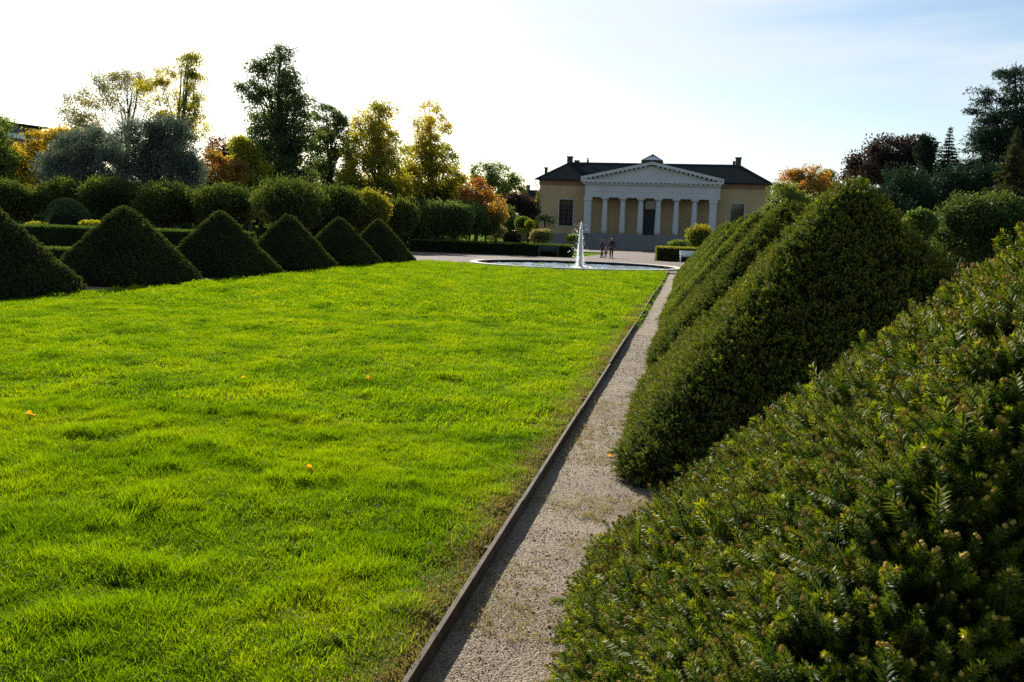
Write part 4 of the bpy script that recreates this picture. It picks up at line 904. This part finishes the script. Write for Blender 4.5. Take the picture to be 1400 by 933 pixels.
MB().lathe(fx, fy, [(.06, -.5), (.06, -.05), (.035, 0), (.03, .04)], 10).build('nozzle', M['pipe'], jet)
def drop(name):
    # a torn sheet of water: a small dished petal
    V = [(0, 0, 0)]; F = []
    for i in range(6): V.append((math.cos(i*math.pi/3)*random.uniform(.6, 1.2), math.sin(i*math.pi/3)*random.uniform(.6, 1.2), random.uniform(.15, .5)))
    F = [(0, 1+i, 1+(i+1) % 6) for i in range(6)]
    me = np_mesh(name, np.array(V), np.array(F)); me.materials.append(M['foam']); return me
n = 52000; ns = 22; st = rng.integers(0, ns, n)                                    # separate strands, each with its own height and drift
sh = np.clip(rng.normal(.80, .16, ns), .45, 1.0); sh[0] = 1.0; sa = rng.uniform(0, 6.28, ns); sr = .02+.11*(1.02-sh)
t = rng.random(n); up = rng.random(n) < .5
z = -.12+(ztop+.12)*sh[st]*(1-t**1.35)+rng.normal(0, .05, n)*(1-.5*t)
out_ = np.where(up, sr[st]*(1-t), sr[st]*(1-t)+(.05+.20*rng.random(n))*t**1.3)
P = np.stack([fx+np.cos(sa[st])*out_-.03*(1-t)+rng.normal(0, 1, n)*(.012+.035*t), fy+np.sin(sa[st])*out_+rng.normal(0, 1, n)*(.012+.035*t), z], 1)
s = np.minimum(rng.lognormal(-5.0, .5, n), .02); S = np.stack([s, s, s*rng.uniform(1, 2.2, n)], 1)
dsrc = [drop('droplet') for _ in range(4)]
scatter('spray', P, rng.uniform(0, 6.28, (n, 3)), S, rng.integers(0, 4, n), dsrc, jet)
n = 520; P = np.stack([fx-.12+rng.normal(0, .24, n), fy+rng.normal(0, .3, n), ztop*rng.random(n)**1.2], 1); s = rng.lognormal(-5.0, .5, n)
scatter('stray_drops', P, rng.uniform(0, 6.28, (n, 3)), np.stack([s, s, s*1.5], 1)*1.3, rng.integers(0, 4, n), dsrc, jet)
n = 1600; a = rng.uniform(0, 6.28, n); r_ = np.abs(rng.normal(0, .75, n)); P = np.stack([fx+r_*np.cos(a), fy+r_*np.sin(a), -.16+.16*np.exp(-r_*2)*rng.random(n)], 1); s = rng.lognormal(-4.0, .4, n)
scatter('splash', P, rng.normal(0, .6, (n, 3)), np.stack([s*1.5, s*1.5, s*.7], 1)*1.3, rng.integers(0, 4, n), dsrc, jet)

# ------------------------------------------------------------------ benches, lamp, people, leaves
def bench(x, y, z, rz, mat, label):
    e = empty('garden_bench', (x, y, z), label, 'bench')
    e.rotation_euler.z = rz
    def part(name, m):
        me = bpy.data.meshes.new(name); me.from_pydata(m.V, [], m.F); me.update(); return link(name, me, e, mat)
    for i in range(4): part('slat', MB().box(-.85, .85, -.22+i*.115, -.13+i*.115, .43, .455))
    for i in range(4): part('slat', MB().box(-.85, .85, .26+i*.02, .285+i*.02, .52+i*.1, .6+i*.1))
    for sx in (-.8, .8):
        part('leg', MB().box(sx-.03, sx+.03, -.22, -.16, 0, .66)); part('leg', MB().box(sx-.03, sx+.03, .20, .26, 0, .92)); part('armrest', MB().box(sx-.035, sx+.035, -.26, .30, .66, .69)); part('rail', MB().box(sx-.025, sx+.025, -.16, .20, .38, .428))
x, y = ground_at(944, 354.5, -.05); bench(x, 71.3, float(gz(71.3))-.02, R(8), M['white'], 'white slatted bench before the right hedge, half hidden by pyramids')
x = at(750, 345, 72.6)[0]; bench(x, 72.6, float(gz(72.6))-.02, 0, M['greenpaint'], 'dark slatted bench against the low left hedge')
xg, zg = at(707, 293.5, 100); e = empty('garden_lamp', (xg, 100, float(gz(100))), 'slim lamp with a small white globe left of the building', 'lamp')
MB().lathe(xg, 100, [(.06, float(gz(100))-.1), (.04, zg-.2)], 8).build('post', M['chimney'], e); MB().lathe(xg, 100, [(.02, zg-.2), (.14, zg-.12), (.19, zg), (.14, zg+.13), (.02, zg+.19)], 12).build('globe', M['globe'], e, True)

def skin_mesh(name, verts, edges, rad, mat, parent, root=0, sub=2):
    me = bpy.data.meshes.new(name); me.from_pydata(verts, edges, []); me.update(); o = link(name, me, parent, mat)
    md = o.modifiers.new('skin', 'SKIN'); md.use_smooth_shade = True
    for i, r in enumerate(rad): 
        sv = me.skin_vertices[0].data[i]; sv.radius = r if isinstance(r, tuple) else (r, r); sv.use_root = (i == root)
    s_ = o.modifiers.new('subdivision', 'SUBSURF'); s_.levels = sub; s_.render_levels = sub
    return o
def person(x, y, z, h, face, stride, label, top, legs, hair, long_hair=False, arms=(.10, .10), coat_len=.0):
    """face: heading angle; stride: fore-aft step of the feet"""
    e = empty('person', (x, y, z), label, 'person'); e.rotation_euler.z = face; k = h/1.75
    V = []; E = []; Rr = []
    def v(p, r, par=None):
        V.append((p[0]*k, p[1]*k, p[2]*k)); Rr.append(tuple(q*k for q in r) if isinstance(r, tuple) else r*k)
        if par is not None: E.append((par, len(V)-1))
        return len(V)-1
    pel = v((0, 0, .95), (.13, .09)); wst = v((0, 0, 1.10), (.12, .085), pel); chs = v((0, 0, 1.30), (.15, .10), wst); nk = v((0, .0, 1.47), .055, chs); nk2 = v((0, -.01, 1.54), .052, nk)
    hd = v((0, -.02, 1.62), (.075, .09), nk2); crn = v((0, -.01, 1.70), (.07, .085), hd); v((0, -.115, 1.615), .012, hd); v((.085, 0, 1.62), .012, hd); v((-.085, 0, 1.62), .012, hd)
    legv = []; armv = []
    for s_, st in ((-1, stride), (1, -stride)):
        hp = v((.09*s_, 0, .90), .085, pel); kn = v((.10*s_, -st*.4-.01, .50), .058, hp); an = v((.105*s_, -st, .09), .038, kn); hl = v((.11*s_, -st-.02, .045), .04, an); v((.12*s_, -st-.15, .03), (.045, .028), hl); legv.append((hp, kn, an))
        sh = v((.17*s_, 0, 1.42), .06, chs); el = v((.25*s_, .03+st*.25, 1.14), .043, sh); wr_ = v((.26*s_, -.05+st*.5, .90), .028, el); pm = v((.262*s_, -.06+st*.5, .83), (.018, .036), wr_); armv.append((sh, el, wr_))
        for f in range(4): a_ = v((.262*s_+.004, -.088+.02*f+st*.5, .775-.004*abs(f-1.5)), .0085, pm); v((.255*s_, -.092+.02*f+st*.5, .735+.006*abs(f-1.5)), .0075, a_)
        th_ = v((.255*s_, -.105+st*.5, .82), .010, wr_); v((.25*s_, -.12+st*.5, .785), .009, th_)
    skin_mesh('body', V, E, Rr, M['skin'], e)
    # clothes follow the same joints
    def sub(name, chain_idx, grow, mat, edges):
        mp_ = {i: j for j, i in enumerate(chain_idx)}; vv = [V[i] for i in chain_idx]; rr = [tuple(q+grow*k for q in Rr[i]) if isinstance(Rr[i], tuple) else Rr[i]+grow*k for i in chain_idx]
        skin_mesh(name, vv, [(mp_[a_], mp_[b_]) for a_, b_ in edges], rr, mat, e)
    sub('jacket', [pel, wst, chs, nk]+[i for t_ in armv for i in t_], .028, top, [(pel, wst), (wst, chs), (chs, nk)]+[q for (s1, e1, w1) in armv for q in ((chs, s1), (s1, e1), (e1, w1))])
    sub('trousers', [pel]+[i for t_ in legv for i in t_], .02, legs, [q for (h1, k1, a1) in legv for q in ((pel, h1), (h1, k1), (k1, a1))])
    for s_, st in ((-1, stride), (1, -stride)):
        m = MB().box(.11*s_-.05, .11*s_+.05, -st-.2, -st+.07, 0, .07); m.V = [(a_*k, b_*k, c_*k) for a_, b_, c_ in m.V]; me = bpy.data.meshes.new('shoe'); me.from_pydata(m.V, [], m.F); link('shoe', me, e, M['shoe']); 
        bv = e.children[-1].modifiers.new('bevel', 'BEVEL'); bv.width = .02*k; bv.segments = 2
    hv = [(0, .015*k, 1.70*k), (0, .03*k, 1.64*k), (0, .045*k, (1.50 if long_hair else 1.585)*k)]
    skin_mesh('hair', hv, [(0, 1), (1, 2)], [(.088*k, .095*k), (.09*k, .085*k), (.06*k, .045*k)], hair, e)
    return e
def place(px, py):
    x, y = ground_at(px, py, -.1); return x, y, float(gz(y))-.015
x, y, z = place(835.5, 352); person(x, y, z, 1.76, R(15), .10, 'tall person in dark jacket and brown trousers, right of the child', M['jacket'], M['trousers'], M['hair'])
x, y, z = place(822.5, 351.6); person(x, y, z, 1.62, R(70), .17, 'person in brown coat stepping sideways, left of the child', M['coat'], M['trousers'], M['hair'], True)
x, y, z = place(828, 351.8); person(x, y, z, 1.0, R(10), .06, 'small child in a pale pink top between two grown people', M['pink'], M['trousers'], M['hairfair'], True)

def fallen_leaf(px, py, z, size, label, tilt=(.5, .3)):
    x, y = ground_at(px, py, z); pts = []
    for i in range(30):
        a = 2*math.pi*i/30; r_ = size*(.55+.45*abs(math.cos(2.5*a))**.6)*(1 if abs(a-math.pi) > .4 else .8); pts.append((math.cos(a)*r_, math.sin(a)*r_, .012*math.sin(3*a)+.25*size*math.cos(a)**2))
    m = [(0, 0, 0)]+pts; F = [(0, 1+i, 1+(i+1) % 30) for i in range(30)]
    e = empty('fallen_leaf', (x, y, z), label, 'leaf', 'fallen autumn leaves'); me = np_mesh('blade', np.array(m), np.array(F), tint=np.full(31, random.random())); o = link('blade', me, e, M['fallen'])
    me2 = MB().tube([(-size*.3, 0, .004), (-size*.9, .01, .006), (-size*1.4, .03, .0)], .0022, 5); mm = bpy.data.meshes.new('stalk'); mm.from_pydata(me2.V, [], me2.F); link('stalk', mm, e, M['twig'])
    e.rotation_euler = (tilt[0], tilt[1], random.uniform(0, 6))
fallen_leaf(425, 640, .075, .055, 'bright yellow orange leaf on the grass in the middle foreground', (.55, .2))
fallen_leaf(335, 515, .07, .05, 'orange leaf lying farther out on the lawn')
fallen_leaf(504, 517, .07, .042, 'small orange leaf on the middle of the lawn, toward the path')
fallen_leaf(42, 566, .07, .05, 'dull orange leaf near the left edge of the lawn')
fallen_leaf(836, 622, -.05, .03, 'small orange leaf on the gravel against the second right pyramid', (.3, .3))
